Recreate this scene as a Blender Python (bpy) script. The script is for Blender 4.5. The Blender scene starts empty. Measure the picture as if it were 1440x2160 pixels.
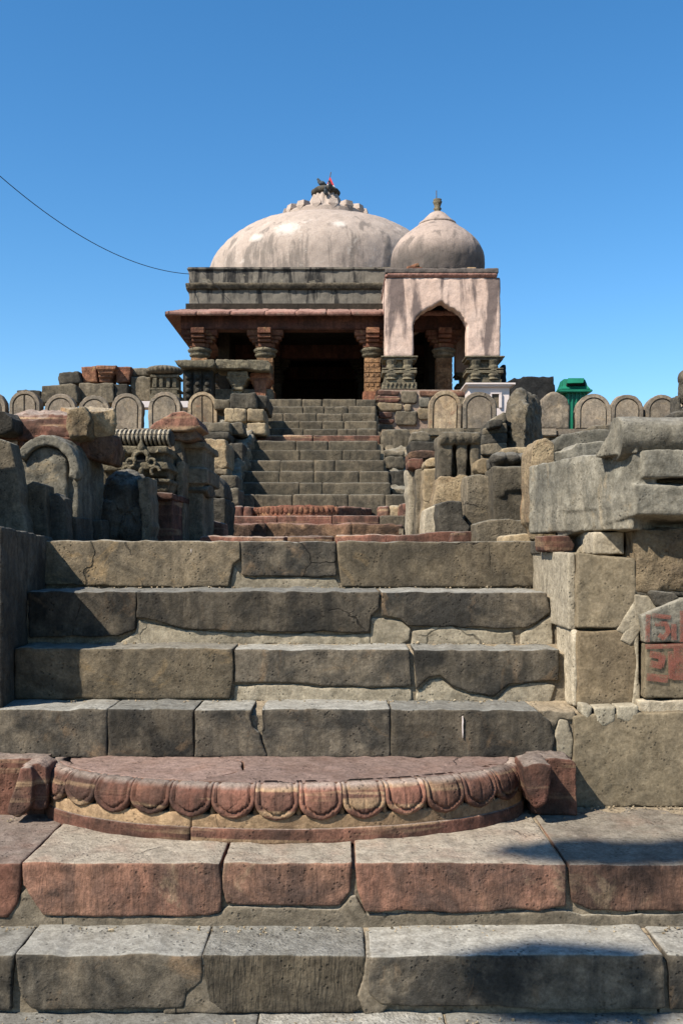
import bpy, bmesh, math, random
from mathutils import Vector, Matrix
S = bpy.context.scene
C = S.collection
rad = math.radians
EYE, F, CX, CY = 1.8, 2100.0, 720.0, 1160.0

# ------------------------------------------------------------------ camera
cam = bpy.data.cameras.new('camera')
co = bpy.data.objects.new('camera', cam); C.objects.link(co)
co.location = (0, 0, EYE); co.rotation_euler = (rad(90), 0, 0)
cam.sensor_fit = 'VERTICAL'; cam.sensor_height = 36; cam.sensor_width = 24
cam.lens = 35.0; cam.shift_y = 80 / 2160.0
cam.clip_start = 0.05; cam.clip_end = 3000
S.camera = co
# ------------------------------------------------------------------ sky, sun, exposure
RAY = Vector((1.28, 1.0, -1.70)).normalized()
elev = math.asin(-RAY.z)
w = bpy.data.worlds.new('World'); S.world = w; w.use_nodes = True
nt = w.node_tree; bg = nt.nodes['Background']
sky = nt.nodes.new('ShaderNodeTexSky'); sky.sky_type = 'NISHITA'; sky.sun_disc = False
sky.sun_elevation = elev
sky.sun_rotation = math.atan2(-RAY.x, -RAY.y)
sky.altitude = 200; sky.air_density = 1.0; sky.dust_density = 0.3; sky.ozone_density = 4.0
hs = nt.nodes.new('ShaderNodeHueSaturation'); hs.inputs['Saturation'].default_value = 1.25; hs.inputs['Hue'].default_value = .496
nt.links.new(sky.outputs[0], hs.inputs['Color']); nt.links.new(hs.outputs[0], bg.inputs[0]); bg.inputs[1].default_value = 0.100
sl = bpy.data.lights.new('sun', 'SUN'); sl.energy = 5.0; sl.angle = rad(0.53); sl.color = (1.0, 0.93, 0.82)
so = bpy.data.objects.new('sun', sl); C.objects.link(so)
so.rotation_euler = RAY.to_track_quat('-Z', 'Y').to_euler(); so.location = (-8, -10, 15)
S.view_settings.view_transform = 'Standard'; S.view_settings.look = 'None'
S.view_settings.exposure = 0.90; S.view_settings.gamma = 1.0; S.view_settings.use_curve_mapping = False

# ------------------------------------------------------------------ helpers
R = random.Random(7)
def W(px, py, D): return Vector(((px - CX) * D / F, D, EYE + (CY - py) * D / F))
def X(px, D): return (px - CX) * D / F
def Z(py, D): return EYE + (CY - py) * D / F

class MB:
    def __init__(s): s.v = []; s.f = []
    def add(s, vs, fs):
        n = len(s.v); s.v += [tuple(v) for v in vs]; s.f += [tuple(i + n for i in f) for f in fs]; return s
    def box(s, x0, x1, y0, y1, z0, z1, rz=0, rx=0, ry=0):
        c = Vector(((x0 + x1) / 2, (y0 + y1) / 2, (z0 + z1) / 2))
        m = Matrix.Rotation(rz, 3, 'Z') @ Matrix.Rotation(ry, 3, 'Y') @ Matrix.Rotation(rx, 3, 'X')
        vs = [c + m @ (Vector((x, y, z)) - c) for x in (x0, x1) for y in (y0, y1) for z in (z0, z1)]
        return s.add(vs, [(0, 1, 3, 2), (4, 6, 7, 5), (0, 4, 5, 1), (2, 3, 7, 6), (0, 2, 6, 4), (1, 5, 7, 3)])
    def prism(s, a, b):                      # two loops of equal length
        n = len(a); f = [tuple(range(n)), tuple(range(2 * n - 1, n - 1, -1))]
        f += [(i, i + n, (i + 1) % n + n, (i + 1) % n) for i in range(n)]
        return s.add(list(a) + list(b), f)
    def front(s, pts, D, depth, dx=0, dz=0, rough=0):         # pixel outline of a front face at distance D, pushed straight back
        a = [W(x, y, D) for x, y in pts]
        if rough:
            b = []
            for i in range(len(a)):
                p, q = a[i], a[(i + 1) % len(a)]; n = max(1, int((q - p).length / .055)); d = (q - p).normalized(); u = Vector((-d.z, 0, d.x)); b.append(p)
                for k in range(1, n): b.append(p.lerp(q, (k + R.uniform(-.3, .3)) / n) + u * R.gauss(0, rough))
            a = b
        return s.prism(a, [p + Vector((dx, depth, dz)) for p in a])
    def plan(s, pts, z0, z1, sc=1.0):
        c = Vector((sum(p[0] for p in pts) / len(pts), sum(p[1] for p in pts) / len(pts)))
        a = [Vector((p[0], p[1], z0)) for p in pts]
        b = [Vector((c.x + (p[0] - c.x) * sc, c.y + (p[1] - c.y) * sc, z1)) for p in pts]
        return s.prism(a, b)
    def xprism(s, pts, x0, x1):              # (y, z) profile along X
        return s.prism([Vector((x0, y, z)) for y, z in pts], [Vector((x1, y, z)) for y, z in pts])
    def lathe(s, c, prof, n=32, fn=None):
        vs = []; fs = []
        for r, z in prof:
            for i in range(n):
                a = 2 * math.pi * i / n; k = fn(a, z) if fn else 1
                vs.append((c[0] + r * k * math.cos(a), c[1] + r * k * math.sin(a), c[2] + z))
        m = len(prof)
        for j in range(m - 1):
            for i in range(n):
                fs.append((j * n + i, j * n + (i + 1) % n, (j + 1) * n + (i + 1) % n, (j + 1) * n + i))
        fs.append(tuple(range(n - 1, -1, -1))); fs.append(tuple(range((m - 1) * n, m * n)))
        return s.add(vs, fs)
    def tube(s, path, r, n=8, closed=False):
        path = [Vector(p) for p in path]; m = len(path); vs = []; fs = []
        rr = r if isinstance(r, (list, tuple)) else [r] * m
        for i, p in enumerate(path):
            if closed: t = path[(i + 1) % m] - path[i - 1]
            else: t = path[min(i + 1, m - 1)] - path[max(i - 1, 0)]
            t.normalize(); u = t.cross(Vector((0, 0, 1)) if abs(t.z) < .9 else Vector((0, 1, 0))).normalized(); q = t.cross(u)
            for k in range(n):
                a = 2 * math.pi * k / n; vs.append(p + (u * math.cos(a) + q * math.sin(a)) * rr[i])
        for i in range(m if closed else m - 1):
            j = (i + 1) % m
            for k in range(n): fs.append((i * n + k, i * n + (k + 1) % n, j * n + (k + 1) % n, j * n + k))
        if not closed: fs += [tuple(range(n - 1, -1, -1)), tuple(range((m - 1) * n, m * n))]
        return s.add(vs, fs)
    def ball(s, c, rx, ry=None, rz=None, n=12, m=8):
        ry = ry or rx; rz = rz or rx
        prof = [(max(1e-4, math.sin(math.pi * j / m)), -math.cos(math.pi * j / m)) for j in range(m + 1)]
        vs = [(c[0] + r * rx * math.cos(2 * math.pi * i / n), c[1] + r * ry * math.sin(2 * math.pi * i / n), c[2] + z * rz) for r, z in prof for i in range(n)]
        fs = [(j * n + i, j * n + (i + 1) % n, (j + 1) * n + (i + 1) % n, (j + 1) * n + i) for j in range(m) for i in range(n)]
        return s.add(vs, fs + [tuple(range(n - 1, -1, -1)), tuple(range(m * n, (m + 1) * n))])
    def hull(s, pts):
        bm = bmesh.new()
        for p in pts: bm.verts.new(p)
        r = bmesh.ops.convex_hull(bm, input=bm.verts)
        bmesh.ops.delete(bm, geom=[g for g in r['geom_interior'] if isinstance(g, bmesh.types.BMVert)], context='VERTS')
        bm.verts.index_update(); vs = [v.co.copy() for v in bm.verts]; fs = [tuple(v.index for v in f.verts) for f in bm.faces]
        bm.free(); return s.add(vs, fs)

WL = {}
def tag(o, label, cat, group=None):
    o['label'] = label; o['category'] = cat
    if group: o['group'] = group
    return o
def empty(name, loc, label=None, cat=None, group=None):
    o = bpy.data.objects.new(name, None); o.empty_display_size = 0.1; C.objects.link(o)
    o.location = loc; WL[o] = Vector(loc)
    if label: tag(o, label, cat, group)
    return o
def build(mb, name, mat, parent=None, smooth=False, bevel=0.0, segs=2):
    me = bpy.data.meshes.new(name)
    xs = [v[0] for v in mb.v]; ys = [v[1] for v in mb.v]; zs = [v[2] for v in mb.v]
    o0 = Vector(((min(xs) + max(xs)) / 2, (min(ys) + max(ys)) / 2, min(zs)))
    me.from_pydata([Vector(v) - o0 for v in mb.v], [], mb.f)
    bm = bmesh.new(); bm.from_mesh(me); bmesh.ops.recalc_face_normals(bm, faces=bm.faces)
    if bevel: bmesh.ops.bevel(bm, geom=[e for e in bm.edges if e.calc_face_angle(0) > 0.5], offset=bevel, segments=segs, affect='EDGES', clamp_overlap=True)
    if smooth:
        for f in bm.faces: f.smooth = True
    bm.to_mesh(me); bm.free()
    me.materials.append(mat)
    o = bpy.data.objects.new(name, me); C.objects.link(o); WL[o] = o0
    if parent is not None: o.parent = parent; o.location = o0 - WL[parent]
    else: o.location = o0
    return o
TEX = {}
def tex(sc, depth=2, kind='CLOUDS'):
    k = (sc, depth, kind)
    if k not in TEX:
        t = bpy.data.textures.new('relief', kind); t.noise_scale = sc
        if kind == 'CLOUDS': t.noise_depth = depth
        else: t.noise_intensity = 1.0
        TEX[k] = t
    return TEX[k]
BAKE = []; DEC = .32
def rock(mb, name, mat, D=5.0, amp=0.012, parent=None, sm=3, vox=None, pit=0.0):
    o = build(mb, name, mat, parent)
    m = o.modifiers.new('r', 'REMESH'); m.mode = 'VOXEL'; m.voxel_size = vox or max(0.00125 * D, 0.0065); m.use_smooth_shade = True
    if sm: m = o.modifiers.new('s', 'SMOOTH'); m.factor = .5; m.iterations = sm
    for sc, k in ((.33, 2.2), (.1, 1.4), (.035, .8)):
        if sc * .5 < m.voxel_size if hasattr(m, 'voxel_size') else False: continue
        d = o.modifiers.new('d', 'DISPLACE'); d.texture = tex(sc); d.texture_coords = 'GLOBAL'; d.strength = amp * k; d.mid_level = .40
    d = o.modifiers.new('d', 'DISPLACE'); d.texture = tex(.16, 0, 'VORONOI'); d.texture_coords = 'GLOBAL'; d.strength = -amp * 1.1; d.mid_level = .35
    if pit:
        d = o.modifiers.new('d', 'DISPLACE'); d.texture = tex(.06, 3, 'VORONOI'); d.texture_coords = 'GLOBAL'; d.strength = pit; d.mid_level = .5
    if not vox: d = o.modifiers.new('t', 'DECIMATE'); d.ratio = DEC
    BAKE.append(o); return o
def struct(o): o['kind'] = 'structure'; return o

# ------------------------------------------------------------------ materials
class N:
    def __init__(s, name):
        s.m = bpy.data.materials.new(name); s.m.use_nodes = True; s.t = s.m.node_tree
        s.b = s.t.nodes['Principled BSDF']; s.b.inputs['Roughness'].default_value = .92
        s.b.inputs['Specular IOR Level'].default_value = .15
    def n(s, k, **kw):
        o = s.t.nodes.new(k)
        for a, v in kw.items(): setattr(o, a, v)
        return o
    def l(s, a, b): s.t.links.new(a, b)
    def put(s, sock, v):
        if isinstance(v, bpy.types.NodeSocket): s.l(v, sock)
        elif isinstance(v, (tuple, list)) and len(v) == 3 and sock.type == 'RGBA': sock.default_value = (*v, 1)
        else: sock.default_value = v
    def noise(s, vec, scale, detail=4, rough=.55, dist=0):
        o = s.n('ShaderNodeTexNoise'); s.l(vec, o.inputs['Vector']); o.inputs['Scale'].default_value = scale
        o.inputs['Detail'].default_value = detail; o.inputs['Roughness'].default_value = rough; o.inputs['Distortion'].default_value = dist
        return o.outputs['Fac']
    def ramp(s, v, a, b, lo=0., hi=1.):
        o = s.n('ShaderNodeMapRange'); s.put(o.inputs[0], v); o.inputs[1].default_value = a; o.inputs[2].default_value = b
        o.inputs[3].default_value = lo; o.inputs[4].default_value = hi; return o.outputs[0]
    def math(s, op, a, b=0.):
        o = s.n('ShaderNodeMath', operation=op); s.put(o.inputs[0], a); s.put(o.inputs[1], b); return o.outputs[0]
    def mix(s, f, a, b, mode='MIX'):
        o = s.n('ShaderNodeMix', data_type='RGBA', blend_type=mode); s.put(o.inputs[0], f); s.put(o.inputs[6], a); s.put(o.inputs[7], b); return o.outputs[2]
    def vmath(s, op, a, b):
        o = s.n('ShaderNodeVectorMath', operation=op); s.put(o.inputs[0], a)
        if op == 'SCALE': s.put(o.inputs[3], b)
        else: s.put(o.inputs[1], b)
        return o.outputs[0]
    def bump(s, h, strength, dist):
        o = s.n('ShaderNodeBump'); o.inputs['Strength'].default_value = strength; o.inputs['Distance'].default_value = dist
        s.l(h, o.inputs['Height']); s.l(o.outputs[0], s.b.inputs['Normal'])

AK = .80
def ap(c): return tuple(x * .72 for x in c) if c else c
def ak(c): return tuple(x * AK for x in c) if c else c
def stone(name, base, alt, dark, top=None, k=1.0, streak=.5, blot=.7, bump=.7, bd=.012, band=None, pits=.6, vary=.28, chisel=0., flake=0., spots=None, cracks=1.):
    base, alt, dark, top, band, spots = map(ak, (base, alt, dark, top, band, spots))
    n = N(name)
    g = n.n('ShaderNodeNewGeometry'); oi = n.n('ShaderNodeObjectInfo')
    rnd = oi.outputs['Random']
    off = n.n('ShaderNodeCombineXYZ')
    n.l(n.math('MULTIPLY', rnd, 31.7), off.inputs[0]); n.l(n.math('MULTIPLY', rnd, 17.3), off.inputs[1]); n.l(n.math('MULTIPLY', rnd, 53.1), off.inputs[2])
    p = n.vmath('ADD', g.outputs['Position'], off.outputs[0])
    sx = n.n('ShaderNodeSeparateXYZ'); n.l(g.outputs['Normal'], sx.inputs[0]); nz = sx.outputs[2]
    side = n.ramp(n.math('ABSOLUTE', nz), .45, .8, 1, 0)
    c = n.mix(n.ramp(n.noise(p, 2.3 * k, 5), .38, .62), base, alt)
    blotn = n.noise(p, 3.6 * k, 8, .66, .5)
    c = n.mix(n.math('MULTIPLY', n.ramp(blotn, .43, .60), blot), c, dark)
    mp = n.n('ShaderNodeMapping'); n.l(p, mp.inputs[0]); mp.inputs['Scale'].default_value = (1, 1, .12)
    st = n.noise(mp.outputs[0], 13 * k, 5, .6, .3)
    c = n.mix(n.math('MULTIPLY', n.math('MULTIPLY', n.ramp(st, .45, .62), streak), side), c, dark)
    if spots:      # rusty / pale stains with a shape of their own
        c = n.mix(n.math('MULTIPLY', n.ramp(n.noise(p, 3.4 * k, 6, .7, 1.2), .57, .70), .75), c, spots)
    if band:
        mb_ = n.n('ShaderNodeMapping'); n.l(p, mb_.inputs[0]); mb_.inputs['Scale'].default_value = (.7, .7, 16)
        c = n.mix(n.math('MULTIPLY', n.ramp(n.noise(mb_.outputs[0], 1.2, 3, .5, .5), .56, .66), .8), c, band)
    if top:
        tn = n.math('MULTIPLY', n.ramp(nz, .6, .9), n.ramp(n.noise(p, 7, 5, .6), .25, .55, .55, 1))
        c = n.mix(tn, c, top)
    fine = n.noise(p, 75, 6, .75)
    mid = n.noise(p, 21, 5, .7, .3)
    c = n.mix(1., c, n.mix(n.ramp(fine, .3, .7), (.68, .67, .65), (1.32, 1.32, 1.32)), 'MULTIPLY')
    c = n.mix(1., c, n.mix(n.ramp(mid, .33, .67), (.72, .71, .69), (1.28, 1.28, 1.28)), 'MULTIPLY')
    wq = n.n('ShaderNodeTexNoise'); n.l(p, wq.inputs['Vector']); wq.inputs['Scale'].default_value = 3.5; wq.inputs['Detail'].default_value = 5
    pw = n.vmath('ADD', p, n.vmath('SCALE', wq.outputs['Color'], .22))
    vc = n.n('ShaderNodeTexVoronoi', feature='DISTANCE_TO_EDGE'); n.l(pw, vc.inputs['Vector']); vc.inputs['Scale'].default_value = 1.3
    crack = n.math('MULTIPLY', n.ramp(vc.outputs['Distance'], .002, .0065, 1, 0), n.ramp(n.noise(p, 2.1, 2), .57, .63))
    c = n.mix(n.math('MULTIPLY', crack, .65 * cracks), c, tuple(x * .35 for x in dark))
    vo = n.n('ShaderNodeTexVoronoi'); n.l(p, vo.inputs['Vector']); vo.inputs['Scale'].default_value = 48; vo.inputs['Randomness'].default_value = 1
    pitm = n.math('MULTIPLY', n.ramp(vo.outputs['Distance'], .16, .3, 1, 0), n.ramp(n.noise(p, 9, 2), .5, .62))
    c = n.mix(n.math('MULTIPLY', pitm, pits), c, tuple(x * .45 for x in dark))
    c = n.mix(1., c, n.mix(rnd, (1 - vary,) * 3, (1 + vary * .9, 1 + vary * .85, 1 + vary * .8)), 'MULTIPLY')
    n.l(c, n.b.inputs['Base Color'])
    h = n.math('ADD', n.math('MULTIPLY', blotn, 1.0), n.math('MULTIPLY', fine, .45))
    h = n.math('ADD', h, n.math('MULTIPLY', mid, .7))
    h = n.math('SUBTRACT', h, n.math('MULTIPLY', pitm, .45)); h = n.math('SUBTRACT', h, n.math('MULTIPLY', crack, .9 * cracks))
    if chisel:
        mc = n.n('ShaderNodeMapping'); n.l(p, mc.inputs[0]); mc.inputs['Rotation'].default_value = (0, rad(55), 0); mc.inputs['Scale'].default_value = (1, 1, .18)
        h = n.math('ADD', h, n.math('MULTIPLY', n.noise(mc.outputs[0], 60, 2, .4, 1.0), chisel))
    if flake:
        mf = n.n('ShaderNodeMapping'); n.l(p, mf.inputs[0]); mf.inputs['Scale'].default_value = (.45, 1, 1)
        fl = n.noise(mf.outputs[0], 5, 6, .6, .8)
        h = n.math('ADD', h, n.math('MULTIPLY', n.math('SNAP', fl, .09), flake))
    n.bump(h, bump, bd)
    return n.m

def plain(name, col, rough=.6, var=.15, scale=12, bump=0., spec=.3):
    col = ap(col)
    n = N(name); g = n.n('ShaderNodeNewGeometry')
    f = n.noise(g.outputs['Position'], scale, 5, .6)
    c = n.mix(n.ramp(f, .3, .7), tuple(x * (1 - var) for x in col), tuple(min(1, x * (1 + var)) for x in col))
    n.l(c, n.b.inputs['Base Color']); n.b.inputs['Roughness'].default_value = rough; n.b.inputs['Specular IOR Level'].default_value = spec
    if bump: n.bump(f, bump, .01)
    return n.m

M = {}
TOP = (.20, .195, .175)
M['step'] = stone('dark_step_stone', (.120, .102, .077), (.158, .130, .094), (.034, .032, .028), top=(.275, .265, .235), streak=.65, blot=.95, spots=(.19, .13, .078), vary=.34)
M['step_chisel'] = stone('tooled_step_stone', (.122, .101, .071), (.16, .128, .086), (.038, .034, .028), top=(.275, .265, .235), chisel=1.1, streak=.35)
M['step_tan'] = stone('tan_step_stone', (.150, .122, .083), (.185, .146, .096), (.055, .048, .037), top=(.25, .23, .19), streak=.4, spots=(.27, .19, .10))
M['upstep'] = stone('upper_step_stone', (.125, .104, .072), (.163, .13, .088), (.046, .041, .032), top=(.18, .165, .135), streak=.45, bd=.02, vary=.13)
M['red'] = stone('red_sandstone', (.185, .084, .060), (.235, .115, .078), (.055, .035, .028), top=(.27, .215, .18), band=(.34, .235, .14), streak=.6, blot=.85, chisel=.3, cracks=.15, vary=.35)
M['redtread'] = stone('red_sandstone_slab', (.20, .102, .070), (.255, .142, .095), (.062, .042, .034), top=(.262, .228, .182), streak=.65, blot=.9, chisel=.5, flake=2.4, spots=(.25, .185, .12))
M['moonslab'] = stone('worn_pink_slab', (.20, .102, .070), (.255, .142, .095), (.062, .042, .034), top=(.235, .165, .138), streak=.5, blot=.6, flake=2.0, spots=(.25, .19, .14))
M['redrough'] = stone('rough_red_sandstone', (.17, .085, .055), (.24, .15, .09), (.06, .04, .03), top=(.24, .15, .12), blot=.9, bump=1, bd=.03)
M['cream'] = stone('cream_sandstone', (.27, .18, .105), (.33, .23, .135), (.12, .075, .05), streak=.2, blot=.5)
M['mortar'] = stone('old_lime_mortar', (.22, .18, .125), (.28, .228, .16), (.11, .093, .07), top=(.30, .24, .165), streak=.2, blot=.5, vary=.05)
M['mortar_dk'] = stone('weathered_mortar', (.165, .138, .10), (.21, .172, .122), (.085, .073, .056), top=(.25, .225, .18), streak=.2, blot=.6, vary=.05)
M['patch'] = stone('pale_cement_patch', (.29, .25, .18), (.35, .30, .22), (.17, .145, .105), streak=.25, blot=.6, bump=.5, vary=.15)
M['white_patch'] = stone('white_lime_patch', (.37, .325, .24), (.43, .38, .285), (.23, .20, .15), streak=.2, blot=.4, vary=.1)
M['grey'] = stone('grey_sandstone', (.172, .144, .103), (.22, .18, .125), (.06, .053, .041), top=(.20, .185, .15), spots=(.27, .215, .14), bd=.02)
M['bluegrey'] = stone('blue_grey_sandstone', (.185, .172, .138), (.225, .203, .157), (.085, .08, .066), top=(.22, .205, .172), cracks=.0, spots=(.27, .215, .138), streak=.6)
M['dark'] = stone('dark_stone', (.075, .068, .055), (.112, .097, .074), (.030, .028, .024), top=(.13, .122, .105), bd=.025)
M['black'] = stone('black_stone', (.022, .022, .022), (.032, .031, .03), (.012, .012, .012), bd=.02)  # plain black; also painted shade in the ring hollow and bin slot
M['tan'] = stone('tan_sandstone', (.29, .225, .14), (.36, .28, .175), (.15, .12, .085), top=(.33, .28, .2), spots=(.38, .26, .13), streak=.3)
M['tanrough'] = stone('rough_tan_sandstone', (.33, .245, .145), (.39, .30, .185), (.16, .12, .08), top=(.34, .28, .2), bump=1, bd=.035, spots=(.36, .20, .10))
M['brown'] = stone('brown_sandstone', (.25, .19, .115), (.29, .222, .138), (.145, .112, .075), streak=.3, blot=.5, bump=.5)
M['wallslab'] = stone('olive_grey_slab', (.205, .165, .107), (.24, .193, .126), (.115, .096, .068), streak=.25, blot=.45, bump=.5)
M['palewall'] = stone('pale_weathered_stone', (.40, .345, .255), (.46, .40, .30), (.24, .205, .15), streak=.5, blot=.4)
M['merlon'] = stone('merlon_stone', (.25, .20, .15), (.30, .245, .18), (.13, .115, .095), streak=.35, spots=(.33, .25, .16))
M['merlon_tan'] = stone('split_merlon_stone', (.38, .28, .17), (.42, .33, .22), (.17, .13, .095), streak=.55, spots=(.36, .17, .09))
M['ornred'] = stone('carved_red_stone', (.24, .095, .06), (.30, .15, .085), (.10, .05, .036), spots=(.42, .27, .13), bd=.03, bump=1)
M['orntan'] = stone('carved_ochre_stone', (.36, .20, .10), (.42, .26, .14), (.13, .075, .045), bd=.04, bump=1, k=1.8)
M['carved'] = stone('carved_grey_stone', (.215, .185, .125), (.27, .23, .155), (.085, .076, .058), bd=.035, bump=1, k=1.6)
M['beam'] = stone('dark_red_beam', (.14, .062, .048), (.18, .085, .06), (.06, .035, .03))
M['eave'] = stone('red_eave_slab', (.30, .155, .125), (.34, .19, .15), (.15, .085, .07), top=(.36, .22, .18), spots=(.40, .31, .24), blot=.4)
M['interior'] = stone('interior_shade_stone', (.045, .036, .027), (.055, .044, .033), (.022, .018, .014))  # near-black colour paints in the shade of the porch interior
M['earth'] = stone('dry_earth', (.26, .20, .13), (.31, .24, .16), (.17, .13, .09), bump=.6, bd=.03)
M['pinkmortar'] = stone('pink_mortar', (.42, .31, .24), (.46, .35, .27), (.26, .19, .15), blot=.5, streak=.2)

def plaster(name, base, alt, dark, white=None, zr=None, stain=.9, sx=2.2, wspots=(), rim=None, wt=.60):
    base, alt, dark, white = map(ap, (base, alt, dark, white))
    n = N(name); g = n.n('ShaderNodeNewGeometry'); p = g.outputs['Position']
    sp = n.n('ShaderNodeSeparateXYZ'); n.l(p, sp.inputs[0])
    sn = n.n('ShaderNodeSeparateXYZ'); n.l(g.outputs['Normal'], sn.inputs[0])
    c = n.mix(n.ramp(n.noise(p, 2.2, 6, .6, .6), .35, .65), base, alt)
    c = n.mix(n.math('MULTIPLY', n.ramp(n.noise(p, 6, 6, .7), .5, .75), .35), c, dark)
    mp = n.n('ShaderNodeMapping'); n.l(p, mp.inputs[0]); mp.inputs['Scale'].default_value = (1, 1, .14)
    s1 = n.noise(mp.outputs[0], sx, 5, .62, .35)
    if zr:
        zz = n.ramp(sp.outputs[2], zr[0], zr[1], 0, 1)
        thr = n.math('ADD', s1, n.math('MULTIPLY', zz, .12))
        c = n.mix(n.math('MULTIPLY', n.ramp(thr, .60, .70), stain), c, dark)
    if rim:      # darker band with a wandering edge above the rim
        e = n.math('ADD', sp.outputs[2], n.math('MULTIPLY', n.math('SUBTRACT', s1, .5), rim[2]))
        c = n.mix(n.math('MULTIPLY', n.ramp(e, rim[0], rim[1], 1, 0), rim[3]), c, dark)
    if white:
        for (wx, wz, r) in wspots:
            dx = n.math('SUBTRACT', sp.outputs[0], wx); dz = n.math('MULTIPLY', n.math('SUBTRACT', sp.outputs[2], wz), 1.7)
            d = n.math('SQRT', n.math('ADD', n.math('MULTIPLY', dx, dx), n.math('MULTIPLY', dz, dz)))
            front = n.ramp(sn.outputs[1], -.1, .1, 1, 0)
            d = n.math('ADD', d, n.math('MULTIPLY', n.math('SUBTRACT', n.noise(p, 7, 5, .7), .5), r * 1.6))
            c = n.mix(n.math('MULTIPLY', n.ramp(d, r * .3, r, 1, 0), front), c, white)
        c = n.mix(n.math('MULTIPLY', n.ramp(n.noise(p, 3.3, 6, .7, .5), wt, wt + .09), .6), c, white)
    f = n.noise(p, 30, 5, .7)
    c = n.mix(1., c, n.mix(n.ramp(f, .25, .75), (.78,) * 3, (1.2,) * 3), 'MULTIPLY')
    n.l(c, n.b.inputs['Base Color'])
    n.bump(n.math('ADD', n.math('MULTIPLY', n.noise(p, 9, 6, .7), .6), n.math('MULTIPLY', f, .6)), .5, .02)
    return n.m
M['dome'] = plaster('dome_plaster', (.43, .345, .285), (.49, .40, .335), (.17, .145, .125), white=(.64, .57, .50),
                    zr=(9.6, 8.3), stain=.7, sx=3.2, wspots=((-1.2, 8.86, .34), (-1.88, 8.74, .2), (-.05, 8.95, .18)))
M['kiosk_dome'] = plaster('kiosk_dome_plaster', (.40, .31, .255), (.46, .36, .30), (.075, .068, .062), zr=(8.4, 7.6), stain=.6, sx=3, rim=(7.62, 8.0, .8, .75))
M['kiosk'] = plaster('kiosk_plaster', (.66, .475, .375), (.73, .55, .45), (.15, .115, .105), zr=(5.3, 7.2), stain=.9, sx=2.9)
M['parapet'] = plaster('blackened_parapet', (.175, .155, .127), (.23, .20, .16), (.034, .032, .03), white=(.42, .36, .26), zr=(6.5, 7.4), stain=.95, sx=5, wt=.575)
M['green'] = plain('green_plastic', (.010, .17, .095), .5, .18, 6)
M['white'] = plain('white_marble', (.76, .66, .61), .5, .05)
M['wire'] = plain('black_cable', (.015, .015, .015), .6)
M['metal'] = plain('dull_metal', (.10, .09, .085), .5)
M['flag'] = plain('red_cloth', (.65, .05, .06), .8)
M['flagw'] = plain('white_cloth', (.75, .72, .70), .8)
M['pigeon'] = plain('pigeon_grey', (.06, .075, .085), .7, .5, 25)
M['leaf'] = plain('green_leaf', (.05, .085, .025), .7, .4, 3)
M['bark'] = plain('brown_bark', (.12, .09, .06), .9, .3, 9)

# faded red paint: a thin coat with worn gaps
def paint():
    n = N('faded_red_paint'); g = n.n('ShaderNodeNewGeometry')
    n.b.inputs['Base Color'].default_value = (.23, .085, .062, 1)
    a = n.ramp(n.noise(g.outputs['Position'], 30, 7, .8), .36, .66, 0.0, .72)
    n.l(a, n.b.inputs['Alpha']); return n.m
M['paint'] = paint()

# ------------------------------------------------------------------ ground and terraces (the setting)
g = MB(); g.add([(-400, -400, 0), (400, -400, 0), (400, 400, 0), (-400, 400, 0)], [(0, 1, 2, 3)])
struct(build(g, 'ground', M['earth']))
ZT = EYE + .03                       # lower terrace
ZU = EYE + 2.02                      # upper terrace, on which the temple stands
t = MB(); t.box(-16, -1.75, 4.95, 16.6, -.1, ZT); struct(build(t, 'terrace_ground', M['earth']))
t = MB(); t.box(1.2, 16, 4.85, 16.6, -.1, EYE - .03); struct(build(t, 'terrace_ground', M['earth']))
t = MB(); t.box(-16, -1.3, 16.7, 45, -.1, ZU); struct(build(t, 'terrace_ground', M['earth']))
t = MB(); t.box(.68, 16, 16.7, 45, -.1, ZU); struct(build(t, 'terrace_ground', M['earth']))
t = MB(); t.box(-1.3, .68, 19.3, 45, -.1, ZU); struct(build(t, 'terrace_ground', M['earth']))

# ------------------------------------------------------------------ lower flight
z0 = EYE - 1.6; z1 = EYE - 1.394; z2 = EYE - 1.157; z3 = EYE - .936
zT4 = Z(1497, 4.5); zT3 = Z(1368, 4.77); zT2 = Z(1248, 5.03); zT1 = Z(1142, 5.54)
low = empty('stone_staircase', (-.3, 4.0, 0), 'broad lower flight of worn dark stone steps with cement patches between low walls', 'staircase')
def stones(par, D, depth, lst, name='step_stone', amp=.0042, sm=1, vox=None):
    for it in lst:
        mat, pts = it[0], it[1]
        if len(pts) == 2:
            (a, b), (c, d) = pts; pts = [(a, b), (c, b), (c, d), (a, d)]
        xa, xb = min(q[0] for q in pts), max(q[0] for q in pts); xm = (xa + xb) / 2; kx = 1 + 3.6 / (xb - xa)
        pts = [(xm + (q[0] - xm) * kx, q[1]) for q in pts]
        mb = MB().front(pts, D + R.uniform(-.006, .006), depth, rough=.0026)
        rock(mb, name, M[mat], D, it[2] if len(it) > 2 else amp, par, sm, vox)
def patches(par, D, depth, lst):
    for mat, pts in lst:
        rock(MB().front(pts, D, depth, rough=.005), 'mortar_patch', M[mat], D, .006, par, 2)
yb0, yb1 = 2285, 2150
stones(low, 2.75, .80, [('step', ((-520, 2382), (500, 2540))), ('step_chisel', ((506, 2382), (985, 2540))), ('step', ((992, 2382), (1900, 2540)))])
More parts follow.
